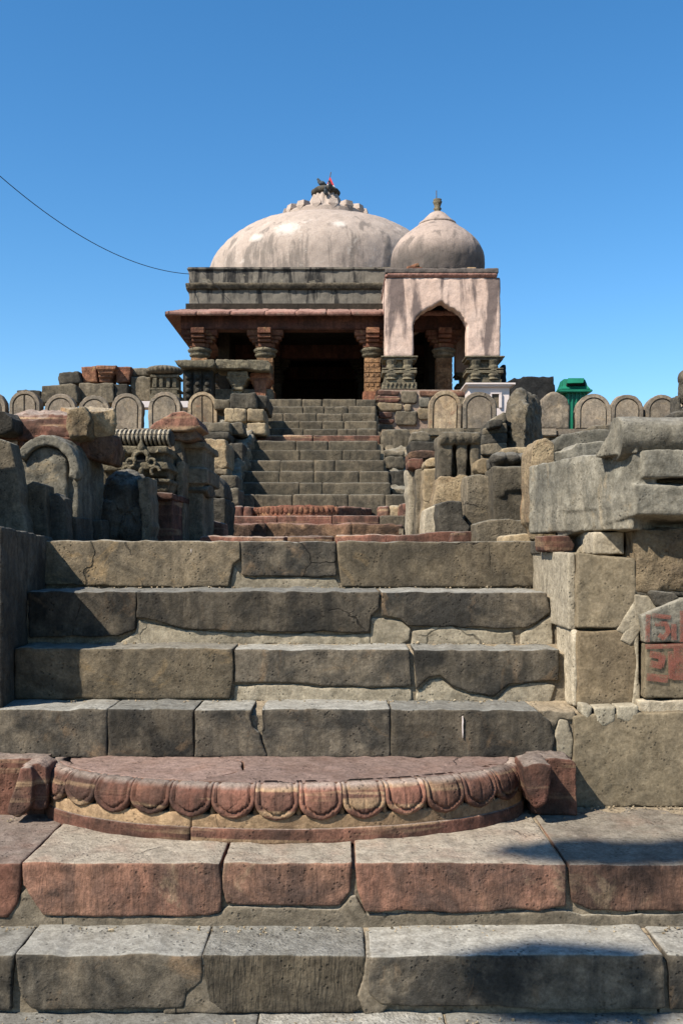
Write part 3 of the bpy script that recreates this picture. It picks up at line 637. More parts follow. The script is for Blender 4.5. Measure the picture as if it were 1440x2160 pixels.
# ------------------------------------------------------------------ the temple hall
FL = Z(842, 19.0) - .02
XC = -.42
th = empty('temple_hall', (XC, 24.4, ZU), 'old stone temple hall with a wide pale dome over a dark pillared porch', 'temple')
build(MB().box(XC - 2.95, XC + 2.95, 19.95, 28.4, ZU - .05, FL), 'plinth', M['grey'], th, bevel=.02)
YC = 20.5
def column(px, D, par, base=None, dark=False):
    mt = (lambda k: M['interior']) if dark else (lambda k: M[k])  # inner columns take the colour darkened to look shaded
    x = X(px, D); zt = EYE + 4.52
    c = MB(); c.box(x - .20, x + .20, D - .20, D + .20, base or FL, (base or FL) + .38)
    o = build(c, 'column_base', mt('ornred'), par, bevel=.015)
    c = MB()
    zz = (base or FL) + .37; k = 0
    while zz < zt - .60:                      # carved square shaft, band by band
        h = .10; r = .165 - .010 * (k % 2); c.box(x - r, x + r, D - r, D + r, zz, zz + h + .002 * (k % 2))
        if k % 2:
            for s in (-.66, 0, .66): c.box(x + s * r - .028, x + s * r + .028, D - r - .014, D - r + .02, zz + .012, zz + h - .014); c.box(x + r - .02, x + r + .014, D + s * r - .028, D + s * r + .028, zz + .012, zz + h - .014); c.box(x - r - .014, x - r + .02, D + s * r - .028, D + s * r + .028, zz + .012, zz + h - .014)
        zz += h; k += 1
    sh = build(c, 'shaft', mt('orntan'), o, bevel=.006)
    c = MB().lathe((x, D, 0), [(.15, zz - .01), (.15, zz + .03), (.20, zz + .045), (.215, zz + .08), (.19, zz + .115), (.23, zz + .135), (.25, zz + .175), (.21, zz + .21), (.16, zz + .22)], 20, lambda a, z: 1 + .02 * math.cos(16 * a))
    build(c, 'capital', mt('carved'), o, smooth=True)
    zb = zz + .21
    c = MB()
    for dx, dy in ((0, -1), (1, 0), (-1, 0), (0, 1)):
        for j, (l, a, b) in enumerate(((.20, 0, .10), (.27, .10, .17), (.33, .17, .25), (.37, .25, zt - zb))):
            wv = .13; j2 = .0015 * j
            if dx: c.box(x + (dx * l if dx < 0 else 0), x + (dx * l if dx > 0 else 0), D - wv - j2, D + wv + j2, zb + a, zb + b - .012)
            else: c.box(x - wv - j2 - .002, x + wv + j2 + .002, D + (dy * l if dy < 0 else 0), D + (dy * l if dy > 0 else 0), zb + a, zb + b - .012)
    build(c, 'bracket', mt('ornred'), o, bevel=.012)
    return o
for px in (422, 560, 785, 935): column(px, YC, th)
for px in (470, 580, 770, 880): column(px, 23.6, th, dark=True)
zbm = EYE + 4.51
for y_ in (YC, 23.6, 26.4):
    build(MB().box(XC - 2.86, XC + 2.86, y_ - .17, y_ + .17, zbm, EYE + 4.84), 'beam', M['beam'], th, bevel=.015)
for x_ in (X(422, YC), X(560, YC), X(785, YC), X(935, YC)):
    build(MB().box(x_ - .15, x_ + .15, YC + .2, 28.0, zbm + .01, EYE + 4.80), 'beam', M['beam'], th)
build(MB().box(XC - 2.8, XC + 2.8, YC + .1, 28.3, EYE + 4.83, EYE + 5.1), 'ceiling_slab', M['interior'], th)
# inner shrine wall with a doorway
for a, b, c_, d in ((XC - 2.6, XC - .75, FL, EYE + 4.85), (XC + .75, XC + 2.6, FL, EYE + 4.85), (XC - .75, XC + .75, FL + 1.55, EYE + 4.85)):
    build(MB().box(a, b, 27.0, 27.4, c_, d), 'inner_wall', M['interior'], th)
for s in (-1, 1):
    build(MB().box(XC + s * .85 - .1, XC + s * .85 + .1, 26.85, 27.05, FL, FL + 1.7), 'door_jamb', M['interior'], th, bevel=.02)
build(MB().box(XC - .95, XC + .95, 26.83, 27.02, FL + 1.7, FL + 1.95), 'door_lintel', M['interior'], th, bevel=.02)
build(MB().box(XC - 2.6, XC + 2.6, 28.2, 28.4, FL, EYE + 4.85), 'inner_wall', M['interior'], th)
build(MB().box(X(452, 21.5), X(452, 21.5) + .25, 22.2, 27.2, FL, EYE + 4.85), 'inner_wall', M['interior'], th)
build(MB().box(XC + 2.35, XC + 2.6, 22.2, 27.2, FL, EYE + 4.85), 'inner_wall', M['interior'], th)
# sloping eave slabs
YE = 20.03
ze, zi = Z(657, YE), Z(649.5, 20.9) - .17
xl, xr = X(348, YE), XC * 2 - X(348, YE)
xi0, xi1 = X(397, 20.9) - .02, XC * 2 - X(397, 20.9) + .02
cut = [0, .10, .21, .32, .42, .52, .60, .70, .80, .90, 1.0]
for i in range(10):
    a, b = cut[i], cut[i + 1]
    A = [Vector((xl + (xr - xl) * a + .004, YE, ze)), Vector((xl + (xr - xl) * b - .004, YE, ze)), Vector((xi0 + (xi1 - xi0) * b - .004, 20.9, zi + .16)), Vector((xi0 + (xi1 - xi0) * a + .004, 20.9, zi + .16))]
    rock(MB().prism(A, [p - Vector((0, 0, .085)) for p in A]), 'eave_slab', M['eave'], 19.6, .012, th, 1, vox=.026)
for sx, e, n_ in ((-1, xl, xi0), (1, xr, xi1)):
    for i in range(5):
        y0, y1 = YE + i * 1.65, YE + (i + 1) * 1.65; q0, q1 = 20.9 + i * 1.28, 20.9 + (i + 1) * 1.28
        A = [Vector((e, y0 + .01, ze)), Vector((e, y1 - .01, ze)), Vector((n_, q1 - .01, zi + .16)), Vector((n_, q0 + .01, zi + .16))]
        build(MB().prism(A, [p - Vector((0, 0, .085)) for p in A]), 'eave_slab', M['eave'], th)
# parapet
pz0, pz1 = zi + .12, Z(567, 21.2)
px0, px1 = X(398, 21.2), XC * 2 - X(398, 21.2)
rock(MB().box(px0, px1, 21.2, 27.6, pz0, pz1), 'parapet', M['parapet'], 21, .02, th, 1, vox=.055)
zm = Z(606, 21.2)
mo = rock(MB().box(px0 - .05, px1 + .05, 21.13, 27.65, zm - .05, zm + .02).box(px0 - .08, px1 + .08, 21.10, 27.68, zm + .03, zm + .075), 'parapet_moulding', M['grey'], 21, .010, th, 1, vox=.04)
build(MB().box(px0 - .03, px1 + .03, 21.16, 27.62, pz1 - .035, pz1 + .03), 'parapet_coping', M['parapet'], th, bevel=.02)
# dome
dc = (XC + .03, 24.4, EYE)
prof = [(2.83, 5.9), (2.83, 6.6), (2.78, 6.85), (2.70, 7.02), (2.55, 7.21), (2.4, 7.35), (2.25, 7.48), (2.1, 7.58), (1.95, 7.67), (1.65, 7.78), (1.35, 7.88), (1.05, 7.97), (.7, 8.05), (.3, 8.12), (.05, 8.14)]
def spline(pr, k=4):
    out = []
    for i in range(len(pr) - 1):
        p0, p1, p2, p3 = [Vector(pr[max(0, min(len(pr) - 1, j))]) for j in (i - 1, i, i + 1, i + 2)]
        for q in range(k):
            t_ = q / k; out.append(tuple(.5 * ((2 * p1) + (p2 - p0) * t_ + (2 * p0 - 5 * p1 + 4 * p2 - p3) * t_ ** 2 + (3 * p1 - p0 - 3 * p2 + p3) * t_ ** 3)))
    return out + [pr[-1]]
dm = rock(MB().lathe(dc, spline(prof), 72), 'dome', M['dome'], 24, .012, th, 1, vox=.055)
# lotus crown on the dome
zc_ = EYE + 7.98
build(MB().lathe((dc[0], dc[1], zc_), [(1.06, -.15), (1.05, .12), (.98, .17), (.1, .2)], 40), 'crown_ring', M['dome'], dm, smooth=False)
for i in range(16):
    a = 2 * math.pi * (i + .5) / 16; c = Vector((dc[0] + .93 * math.cos(a), dc[1] + .93 * math.sin(a), zc_ + .17)); u = Vector((math.cos(a), math.sin(a), 0)); q = Vector((-u.y, u.x, 0))
    build(MB().hull([c + u * .13 + q * .11, c + u * .13 - q * .11, c - u * .3 + q * .08, c - u * .3 - q * .08, c + u * .1 + q * .09 + Vector((0, 0, .12)), c + u * .1 - q * .09 + Vector((0, 0, .12)), c - u * .25 + Vector((0, 0, .20)), c + u * .12 - Vector((0, 0, .12))]), 'crown_petal', M['dome'], dm)
zf = EYE + 8.10
neck = build(MB().lathe((dc[0], dc[1], zf), [(.70, -.1), (.52, .14), (.40, .34), (.30, .56), (.27, .62)], 60, lambda a, z: 1 + .09 * math.cos(14 * a)), 'crown_neck', M['dome'], dm, smooth=True)
zr_ = zf + .58
build(MB().lathe((dc[0], dc[1], zr_), [(.25, -.02), (.33, .0), (.355, .06), (.34, .11), (.29, .13), (.26, .17), (.12, .20)], 32, lambda a, z: 1 + .03 * math.cos(11 * a)), 'crown_cushion', M['dark'], dm, smooth=True)

# loose carved seat backs before the porch
def loose(name, label, cat, mat, pts, D, depth, amp=.02, sm=2, dx=0, group=None, vox=None):
    if len(pts) == 2:
        (a, b), (c, d) = pts; pts = [(a, b), (c, b), (c, d), (a, d)]
    return tag(rock(MB().front(pts, D, depth, dx, rough=min(amp * .4, .008)), name, M[mat], D, amp * .42, None, max(0, sm - 2), vox), label, cat, group)
sb = empty('seat_back', W(510, 842, 19.75), 'stone porch bench of red carved blocks under a thick grey seat slab', 'stone bench')
rock(MB().front([(455, 758), (565, 760), (572, 768), (568, 782), (520, 778), (455, 778)], 19.3, .7), 'seat_slab', M['carved'], 19, .02, sb, 1, vox=.025)
for a, b, yt in ((480, 522, 783), (528, 572, 786)):
    c = MB(); D_ = 19.42 + (.15 if a > 500 else 0)
    for j, (i0, h0, h1) in enumerate(((0, 0, .26), (-3, .26, .42), (2, .42, .58), (5, .58, .76), (9, .76, 1.0))):
        y0 = yt + h0 * 40; y1 = yt + h1 * 40 - 1; c.front([(a + i0, y0), (b - i0, y0), (b - i0, y1), (a + i0, y1)], D_ - .0 + .02 * j, .5)
    c.box(X(a + 10, 19.7), X(b - 10, 19.7), 19.55, 20.0, FL - .1, FL + .5)
    rock(c, 'carved_block', M['ornred' if a > 500 else 'carved'], 19, .008, sb, 0, vox=.016)
build(MB().box(X(452, 19.6), X(575, 19.6), 19.62, 20.1, ZU, Z(820, 19.6)), 'seat_plinth', M['grey'], sb, bevel=.02)
s2 = empty('carved_pier', W(412, 842, 19.3), 'dark carved pier with scroll panels under a flat overhanging cap', 'carved pier')
rock(MB().front([(366, 760), (450, 758), (454, 768), (446, 775), (384, 776)], 19.0, .7), 'cap_slab', M['carved'], 19, .016, s2, 1, vox=.024)
c = MB().front([(386, 776), (448, 776), (448, 850), (386, 850)], 19.25, .5)
for a, b in ((390, 404), (409, 425), (429, 446)):
    c.front([(a, 786), (b, 786), (b, 848), (a, 848)], 19.2, .1)
    for j in range(4): c.lathe(tuple(W((a + b) / 2, 796 + j * 14, 19.2)), [(.02, -.045), (.05, -.03), (.055, .0), (.045, .035), (.015, .045)], 10)
build(c, 'carved_panel', M['dark'], s2, bevel=.006, segs=1)
build(MB().front([(384, 846), (450, 846), (450, 885), (384, 885)], 19.2, .6), 'pier_base', M['dark'], s2, bevel=.02)

# stacked carvings behind the row of arched stones
loose('stone_block', 'small blackened block at the end of the carvings stacked before the sky', 'stone block', 'dark', [(124, 786), (166, 783), (172, 808), (124, 812)], 18.0, .5)
cap = empty('carved_capital', W(225, 812, 18.1), 'red carved capital lying on a long grey slab', 'carved stone')
c = MB().front([(172, 774), (202, 772), (206, 806), (176, 806)], 18.1, .4).front([(202, 771), (246, 770), (244, 779), (204, 780)], 17.95, .5).front([(206, 780), (240, 780), (238, 788), (208, 788)], 17.98, .5).front([(208, 788), (236, 788), (236, 796), (208, 796)], 18.02, .5).front([(210, 796), (234, 796), (234, 806), (210, 806)], 18.06, .5).front([(244, 773), (277, 774), (272, 804), (246, 808)], 18.12, .4)
rock(c, 'capital_block', M['ornred'], 18, .010, cap, 0, vox=.016)
loose('stone_block', 'squat grey block under the small blackened one', 'stone block', 'grey', [(88, 814), (150, 808), (160, 812), (166, 850), (86, 850)], 17.6, .6)
loose('stone_slab', 'long grey slab carrying the red carved capital', 'stone slab', 'grey', ((166, 808), (240, 850)), 17.9, .6)
loose('stone_slab', 'short dark slab beside the long one under the capital', 'stone slab', 'dark', ((241, 810), (270, 850)), 17.95, .5)
loose('stone_slab', 'thin broken ledge slab behind the jointed round-topped stone', 'stone slab', 'dark', [(34, 822), (86, 824), (88, 850), (32, 850)], 17.9, .5)
loose('column_drum', 'smooth grey half column lying beside the ribbed cushion capital', 'column drum', 'grey', [(277, 777), (300, 775), (330, 777), (332, 792), (277, 793)], 18.3, .4, .012)
loose('stone_block', 'tan grey block under the lying half column', 'stone block', 'grey', ((276, 794), (318, 850)), 18.2, .5)
am = empty('cushion_capital', W(347, 850, 18.0), 'carved mini shrine pillar topped by a ribbed cushion', 'carved stone')
wp = W(347, 788, 18.1)
build(MB().lathe(tuple(wp), [(.22, -.03), (.31, .0), (.33, .05), (.27, .10), (.14, .13)], 96, lambda a, z: 1 + .05 * math.cos(24 * a)), 'ribbed_cushion', M['grey'], am, smooth=True)
c = MB()
for j, (dw, y0, y1) in enumerate(((30, 790, 796), (26, 796, 818), (31, 818, 823), (27, 823, 832), (32, 832, 850))):
    c.front([(347 - dw, y0), (347 + dw, y0), (347 + dw, y1), (347 - dw, y1)], 17.9 + (.06 if j == 1 else 0), .5)
for s in (-20, -7, 8, 21): c.front([(347 + s - 4, 797), (347 + s + 4, 797), (347 + s + 4, 817), (347 + s - 4, 817)], 17.9, .2)
build(c, 'pillar_block', M['carved'], am, bevel=.008, segs=1)

# ------------------------------------------------------------------ the domed kiosk
KD = 19.4
kx0, kx1 = X(813, KD), X(1055, KD)
ky0, ky1 = KD, KD + 2.25
kz0, kz1, kz2 = Z(822, KD), Z(752, KD), Z(585, KD)
kc = ((kx0 + kx1) / 2, (ky0 + ky1) / 2)
kk = empty('domed_kiosk', (kc[0], kc[1], ZU), 'small pink plastered kiosk with scalloped arch and onion dome', 'kiosk')
jl, jr = X(873, KD), X(984, KD)
arch_px = [(871.5, 693), (875, 676), (883, 664), (896, 655), (911, 647), (921, 642), (930, 635), (939, 642), (949, 648), (964, 656), (975, 667), (981, 678), (984.5, 693)]
def scallop(pts):
    out = []
    for i in range(len(pts) - 1):
        a, b = Vector(pts[i]), Vector(pts[i + 1]); d = b - a; nrm = Vector((d.y, -d.x)).normalized()
        for q in range(4):
            t_ = q / 4; out.append(a + d * t_ + nrm * d.length * .16 * math.sin(math.pi * t_))
    return out + [Vector(pts[-1])]
ar = [(X(p[0], KD), Z(p[1], KD)) for p in scallop(arch_px)]
def archwall(x0, x1, horizontal, y0, y1):
    # wall outline: left foot, arch, right foot
    mid = (x0 + x1) / 2; acx = (jl + jr) / 2
    sc = (x1 - x0) / (kx1 - kx0)
    loop = [(x0, kz1), (x0, kz2), (x1, kz2), (x1, kz1)]
    A = [(mid + (px - acx) * sc + (acx - (kx0 + kx1) / 2) * (1 if horizontal else 0), pz) for px, pz in ar]
    rf, lf = A[-1][0], A[0][0]
    loop += [(rf, kz1)] + list(reversed(A)) + [(lf, kz1)]
    mb = MB()
    if horizontal: mb.prism([Vector((a, y0, b)) for a, b in loop], [Vector((a, y1, b)) for a, b in loop])
    else: mb.prism([Vector((y0, a, b)) for a, b in loop], [Vector((y1, a, b)) for a, b in loop])
    return mb
T = .34
rock(archwall(kx0, kx1, True, ky0, ky0 + T), 'wall', M['kiosk'], 19, .008, kk, 1, vox=.026)
rock(archwall(kx0 + .02, kx1 - .02, True, ky1 - T, ky1), 'wall', M['kiosk'], 19, .008, kk, 1, vox=.04)
rock(archwall(ky0 + T, ky1 - T, False, kx0, kx0 + .3), 'wall', M['kiosk'], 19, .008, kk, 1, vox=.035)
rock(archwall(ky0 + T, ky1 - T, False, kx1 - .3, kx1), 'wall', M['kiosk'], 19, .008, kk, 1, vox=.035)
build(MB().box(kx0 + .1, kx1 - .1, ky0 + .1, ky1 - .1, kz2 - .25, kz2 - .02), 'ceiling', M['kiosk'], kk)
rock(MB().box(kx0 - .02, kx1 - .06, ky0 - .03, ky1, kz2 + .0, kz2 + .05).box(kx0 + .04, kx1 - .09, ky0 - .05, ky1 + .04, kz2 + .055, Z(577, KD)), 'cornice', M['eave'], 19, .014, kk, 1, vox=.024)
rock(MB().box(kx0 + .0, kx1 - .05, ky0 - .045, ky1, Z(576.5, KD), Z(567, KD)), 'cornice', M['kiosk_dome'], 19, .018, kk, 1, vox=.026)
# four carved piers that carry the walls
def pier(x0, x1, y0, y1, front):
    c = MB(); h = kz1 - kz0; cx_ = (x0 + x1) / 2
    def lay(e, a, b): c.box(x0 - e, x1 + e, y0 - e, y1 + e, kz0 + a * h, kz0 + b * h)
    lay(.05, 0, .20); lay(.02, .20, .30); lay(.0, .30, .56); lay(.05, .48, .57); lay(-.05, .56, .88); lay(.05, .60, .64); lay(.04, .88, .94); lay(.07, .95, 1.0)
    for s in (-.28, .28):
        xx = cx_ + s * (x1 - x0)
        for yy in (y0 - .01,):
            c.lathe((xx, yy + .05, kz0), [(.105, .56 * h), (.09, .62 * h), (.10, .68 * h), (.085, .74 * h), (.10, .80 * h), (.12, .88 * h)], 12)
            c.lathe((xx, yy + .05, kz0), [(.13, .30 * h), (.10, .36 * h), (.13, .42 * h), (.12, .48 * h)], 12)
    for i in range(7):
        xx = x0 + (i + .5) * (x1 - x0) / 7; c.hull([(xx - .04, y0 - .075, kz0 + .19 * h), (xx + .04, y0 - .075, kz0 + .19 * h), (xx, y0 - .075, kz0 + .05 * h), (xx - .04, y0, kz0 + .19 * h), (xx + .04, y0, kz0 + .19 * h), (xx, y0, kz0 + .05 * h)])
    return build(c, 'carved_pier', M['carved'], kk, bevel=.008, segs=1)
pier(kx0 - .02, jl - .0, ky0 - .02, ky0 + .46, True); pier(jr + .03, kx1 + .0, ky0 - .02, ky0 + .46, True)
pier(kx0, jl, ky1 - .46, ky1, True); pier(jr + .05, kx1, ky1 - .46, ky1, True)
# rubble base
kb0 = X(796, KD)
build(MB().box(kb0 + .02, kx1 + .10, ky0 - .06, ky1 + .1, ZU - .05, kz0 - .01), 'base_core', M['pinkmortar'], kk)
for mat, (x0, y0, x1, y1) in (('red', (797, 823, 843, 833)), ('red', (796, 835, 844, 848)), ('grey', (846, 824, 880, 850)), ('tan', (797, 850, 849, 866)), ('tan', (852, 852, 868, 867)), ('red', (797, 869, 828, 881)),
                              ('grey', (834, 867, 879, 896)), ('red', (798, 884, 832, 893)), ('bluegrey', (884, 838, 906, 858)), ('tan', (882, 862, 906, 884)), ('redrough', (884, 823, 930, 835)), ('grey', (798, 895, 830, 912)),
                              ('tan', (910, 838, 950, 858)), ('grey', (910, 861, 960, 884)), ('red', (935, 823, 990, 835)), ('grey', (955, 838, 1000, 860)), ('tan', (965, 862, 1030, 885)), ('grey', (1003, 825, 1056, 858))):
    e = 2; pts = [(x0 + e, y0), (x1 - e, y0 + 1), (x1, y0 + 4), (x1 - 1, y1 - 3), (x1 - 4, y1), (x0 + 3, y1), (x0, y1 - 4), (x0, y0 + 3)]
    rock(MB().front(pts, KD - .11, .2), 'base_stone', M[mat], 19, .016, kk, 1, vox=.024)
for i, (y0, y1) in enumerate(((822, 845), (848, 870), (872, 900))):
    for j in range(3):
        build(MB().box(kb0 - .03, kb0 + .1, ky0 + .02 + j * .75, ky0 + .72 + j * .75, Z(y1, KD), Z(y0, KD)), 'base_stone', M[['red', 'grey', 'tan'][(i + j) % 3]], kk, bevel=.02)
# onion dome
D2 = 20.5; cxk = X(922, D2)
kp = [(r * D2 / F, (CY - y) * D2 / F) for r, y in ((97, 580), (98, 570), (98.5, 560), (98, 548), (95.5, 536), (90, 524), (82, 512), (71, 501), (60, 492), (48, 483), (38, 475))]
kd = rock(MB().lathe((cxk, D2, EYE), [(.6, 5.5), (.93, 5.52)] + spline(kp), 56), 'onion_dome', M['kiosk_dome'], 20, .008, kk, 1, vox=.03)
kq = [(r * D2 / F, (CY - y) * D2 / F) for r, y in ((40, 476), (39, 472), (33, 468), (24, 459), (17, 452), (12, 449), (7, 446), (6, 444), (9, 441), (6, 437), (8, 431), (10, 426), (8, 424), (9, 421), (3, 420))]
build(MB().lathe((cxk, D2, EYE), kq[:6], 32), 'dome_cap', M['kiosk_dome'], kd, smooth=True)
build(MB().lathe((cxk, D2, EYE), kq[5:], 20), 'finial_pot', M['carved'], kd, smooth=True)
build(MB().tube([W(920, 424, D2), W(920, 402, D2)], .010), 'finial_spike', M['metal'], kd)
for lb, a, b, y0, y1, rz in (('dark red broken brick leaning at the foot of the onion dome', 858, 884, 552, 560, .3), ('flat red brick lying at the kiosk roof edge', 862, 890, 561, 567, 0), ('pale cream brick lying on the kiosk roof', 985, 1004, 561, 566, 0)):
    D_ = KD + .15; zb = Z(567, KD) + .01 + (.055 if rz else 0)
    tag(rock(MB().box(X(a, D_), X(b, D_), D_, D_ + .14, zb, zb + .065, ry=-rz), 'loose_brick', M['cream' if a > 900 else 'ornred'], 19, .008, None, 1, vox=.014), lb, 'brick')

# ------------------------------------------------------------------ small things on the upper terrace
wpz = empty('marble_plinth', W(1035, 850, 17.6), 'small white marble plinth with overhanging top beside the kiosk', 'plinth')
build(MB().front([(988, 814), (1074, 814), (1074, 900), (988, 900)], 17.6, .55), 'plinth_body', M['white'], wpz, bevel=.01)
build(MB().front([(981, 807), (1087, 807), (1087, 811), (981, 811)], 17.5, .75).front([(984, 811.5), (1081, 811.5), (1078, 815), (987, 815)], 17.53, .68), 'plinth_top', M['white'], wpz, bevel=.006)
nf = MB()
for q in ([(1034, 828), (1058, 828), (1058, 831), (1034, 831)], [(1052, 831.2), (1058, 831.2), (1058, 860), (1052, 860)], [(1034, 831.2), (1037, 831.2), (1037, 860), (1034, 860)]): nf.front(q, 17.56, .05)
build(nf, 'niche_frame', M['white'], wpz, bevel=.004)
build(MB().front([(1037.5, 831.5), (1051.5, 831.5), (1051.5, 860), (1037.5, 860)], 17.595, .01), 'niche_panel', M['grey'], wpz)
loose('boulder', 'flat-topped black boulder standing behind the marble plinth', 'boulder', 'black', [(1062, 812), (1084, 796), (1130, 793), (1166, 794), (1170, 820), (1170, 905), (1062, 905)], 18.6, .7, .03)
loose('stone_block', 'narrow black stone standing against the far kiosk pier', 'stone block', 'black', [(1058, 768), (1066, 768), (1068, 800), (1068, 930), (1052, 930)], 20.4, .3, .015)
bn = empty('litter_bin', W(1212, 920, 17.9), 'green plastic litter bin with hooded lid behind the arched stones', 'litter bin')
BD = 17.7
c = MB().front([(1193, 826), (1238, 826), (1234, 932), (1197, 932)], BD + .1, .38)
for i in range(5):
    x_ = 1196 + i * 8.5; c.front([(x_, 828), (x_ + 4, 828), (x_ + 3.6, 930), (x_ + .4, 930)], BD + .075, .06)
build(c, 'bin_body', M['green'], bn, bevel=.006)
build(MB().front([(1177, 821), (1250, 821), (1248, 827), (1180, 827)], BD, .56), 'lid_flange', M['green'], bn, bevel=.012)
fa = [W(*p, BD + .01) for p in ((1181, 821), (1246, 821), (1240, 812), (1236, 797), (1190, 797), (1186, 812))]
bk = [p + Vector((0, .5 - (.12 if i > 2 else 0), 0)) for i, p in enumerate(fa)]
fa2 = [p + Vector((0, (.10 if i in (3, 4) else .05 if i in (2, 5) else 0), 0)) for i, p in enumerate(fa)]
hd = build(MB().prism(fa2, bk), 'lid_hood', M['green'], bn, bevel=.012)
build(MB().front([(1196, 806), (1232, 806), (1234, 813), (1194, 813)], BD + .02, .12), 'lid_slot_shade', M['black'], bn)  # black piece stands in for shade in the lid opening
build(MB().prism([W(1197, 797.5, BD + .06), W(1231, 797.5, BD + .06), W(1229, 807, BD - .04), W(1195, 808, BD - .04)], [W(1197, 799, BD + .1), W(1231, 799, BD + .1), W(1229, 809, BD + .0), W(1195, 810, BD + .0)]), 'lid_flap', M['green'], bn)

# flag, pigeons, cable
fx = dc[0] + .06; fz = zr_ + .17
fg = empty('flag', (fx, dc[1], fz), 'small red pennant with white hem flying on top of the big dome', 'flag')
build(MB().tube([(fx, dc[1], fz), (fx + .07, dc[1], EYE + (CY - 363) * 24.4 / F)], .012), 'flag_pole', M['metal'], fg)
p0, p1, p2 = Vector((fx + .04, dc[1] - .03, fz + .27)), Vector((fx - .03, dc[1] - .06, fz + .07)), Vector((fx + .17, dc[1] - .05, fz + .03))
def cloth(a, b, c_, d): return MB().prism([a, b, c_, d], [q + Vector((0, .012, 0)) for q in (a, b, c_, d)])
build(cloth(p0, p0.lerp(p1, .85), p0.lerp(p2, .85), p0 + Vector((.02, 0, 0))), 'flag_cloth', M['flag'], fg)
build(cloth(p0.lerp(p1, .86), p1, p2, p0.lerp(p2, .86)), 'flag_hem', M['flagw'], fg)
def pigeon(at, yaw, label):
    m = Matrix.Rotation(yaw, 3, 'Z') * .8; mb = MB(); at = Vector(at)
    def b(c, r, ry, rz): 
        k = MB().ball((0, 0, 0), r, ry, rz, 12, 8); mb.add([at + m @ (Vector(v) + Vector(c)) for v in k.v], k.f)
    def hl(pts): 
        k = MB().hull([Vector(p) for p in pts]); mb.add([at + m @ Vector(v) for v in k.v], k.f)
    b((0, 0, .12), .115, .07, .075); b((-.085, 0, .17), .055, .05, .07); b((-.12, 0, .235), .04, .038, .04)
    hl([(-.15, .012, .235), (-.15, -.012, .235), (-.185, 0, .225), (-.15, 0, .25)])
    hl([(.05, .05, .13), (.05, -.05, .13), (.24, .035, .06), (.24, -.035, .06), (.05, 0, .08), (.24, 0, .08)])
    for s in (-.03, .03): k = MB().tube([(-.01, s, .08), (-.01, s, -.005)], .011); mb.add([at + m @ Vector(v) for v in k.v], k.f)
    o = rock(mb, 'pigeon', M['pigeon'], 24, .0, None, 1, vox=.012); tag(o, label, 'pigeon')
pigeon((dc[0] - .09, dc[1] - .05, zr_ + .19), 0.2, 'grey pigeon standing on top of the dome finial beside the flag')
pigeon((dc[0] + .13, dc[1] - .36, zr_ + .0), 1.2, 'dark pigeon perched against the dome finial cushion')
pigeon((dc[0] + .02, dc[1] - .42, zr_ - .17), 1.4, 'grey pigeon clinging to the fluted neck under the cushion')
A_, B_ = W(-330, 20, 14.0), W(400, 578, 21.25)
pth = []
for i in range(41):
    t_ = i / 40; p = A_.lerp(B_, t_); p.z -= 1.55 * 4 * t_ * (1 - t_) * .55; pth.append(p)
tag(build(MB().tube(pth, .007, 6), 'overhead_cable', M['wire']), 'thin black cable sagging across the sky to the temple parapet', 'cable')
tag(build(MB().tube([W(425, 572, 21.1), W(450, 596, 21.05), W(490, 640, 21.0), W(492, 652, 20.9)], .006, 6), 'hanging_wire', M['wire']), 'thin loose wire hanging down the front of the dark parapet', 'wire')

tag(build(MB().front([(292, 846), (398, 846), (398, 860), (292, 860)], 17.45, .3), 'marble_ledge', M['white'], bevel=.008), 'low white ledge glimpsed between the plain round-topped stones', 'ledge')
# ------------------------------------------------------------------ heaped carvings beside the steps, shaded side
loose('stone_slab', 'tall dark slab leaning at the near end of the shaded heap', 'stone slab', 'grey', [(-140, 930), (0, 926), (22, 934), (30, 968), (44, 1040), (58, 1152), (-140, 1152)], 5.82, .16, .014)
ar2 = empty('arched_slab', W(100, 1150, 6.5), 'thick weathered round-topped slab with broken rim in the shaded heap', 'carved stone')
n = 16; cxp, r_, yc_ = 98, 68, 988
rock(MB().front([(cxp + r_, 1120)] + [(cxp + r_ * math.cos(math.pi * i / n), yc_ - r_ * math.sin(math.pi * i / n)) for i in range(n + 1)] + [(cxp - r_, 1148), (cxp + 20, 1148)], 6.32, .66), 'slab', M['bluegrey'], 6.7, .014, ar2, 2)
def ringband(cx, cy, ro, ri, a0, a1, D, dep, n=18):
    a = [(cx + ro * math.cos(rad(a0 + (a1 - a0) * i / n)), cy - ro * math.sin(rad(a0 + (a1 - a0) * i / n))) for i in range(n + 1)]
    b = [(cx + ri * math.cos(rad(a0 + (a1 - a0) * i / n)), cy - ri * math.sin(rad(a0 + (a1 - a0) * i / n))) for i in range(n, -1, -1)]
    return MB().front(a + b, D, dep)
rock(ringband(cxp, yc_, r_, r_ * .74, -20, 158, 6.25, .12), 'rim', M['bluegrey'], 6.7, .014, ar2, 2)
rock(MB().front([(cxp + 44, 1100)] + [(cxp + 44 * math.cos(math.pi * i / n), yc_ - 44 * math.sin(math.pi * i / n)) for i in range(n + 1)] + [(cxp - 44, 1100)], 6.29, .1), 'panel', M['bluegrey'], 6.7, .012, ar2, 2)
loose('broken_shaft', 'dark upright broken shaft before the thick round-topped slab', 'stone', 'grey', [(44, 1030), (70, 1016), (94, 1024), (97, 1150), (40, 1150)], 6.0, .2, .014)
loose('broken_shaft', 'shorter dark shaft stump beside the upright one', 'stone', 'dark', [(98, 1046), (118, 1040), (138, 1052), (142, 1150), (98, 1150)], 6.08, .15, .014)
rs = empty('red_slab', W(110, 960, 7.0), 'huge broken red sandstone slab with carved dentils lying across the heap', 'carved stone')
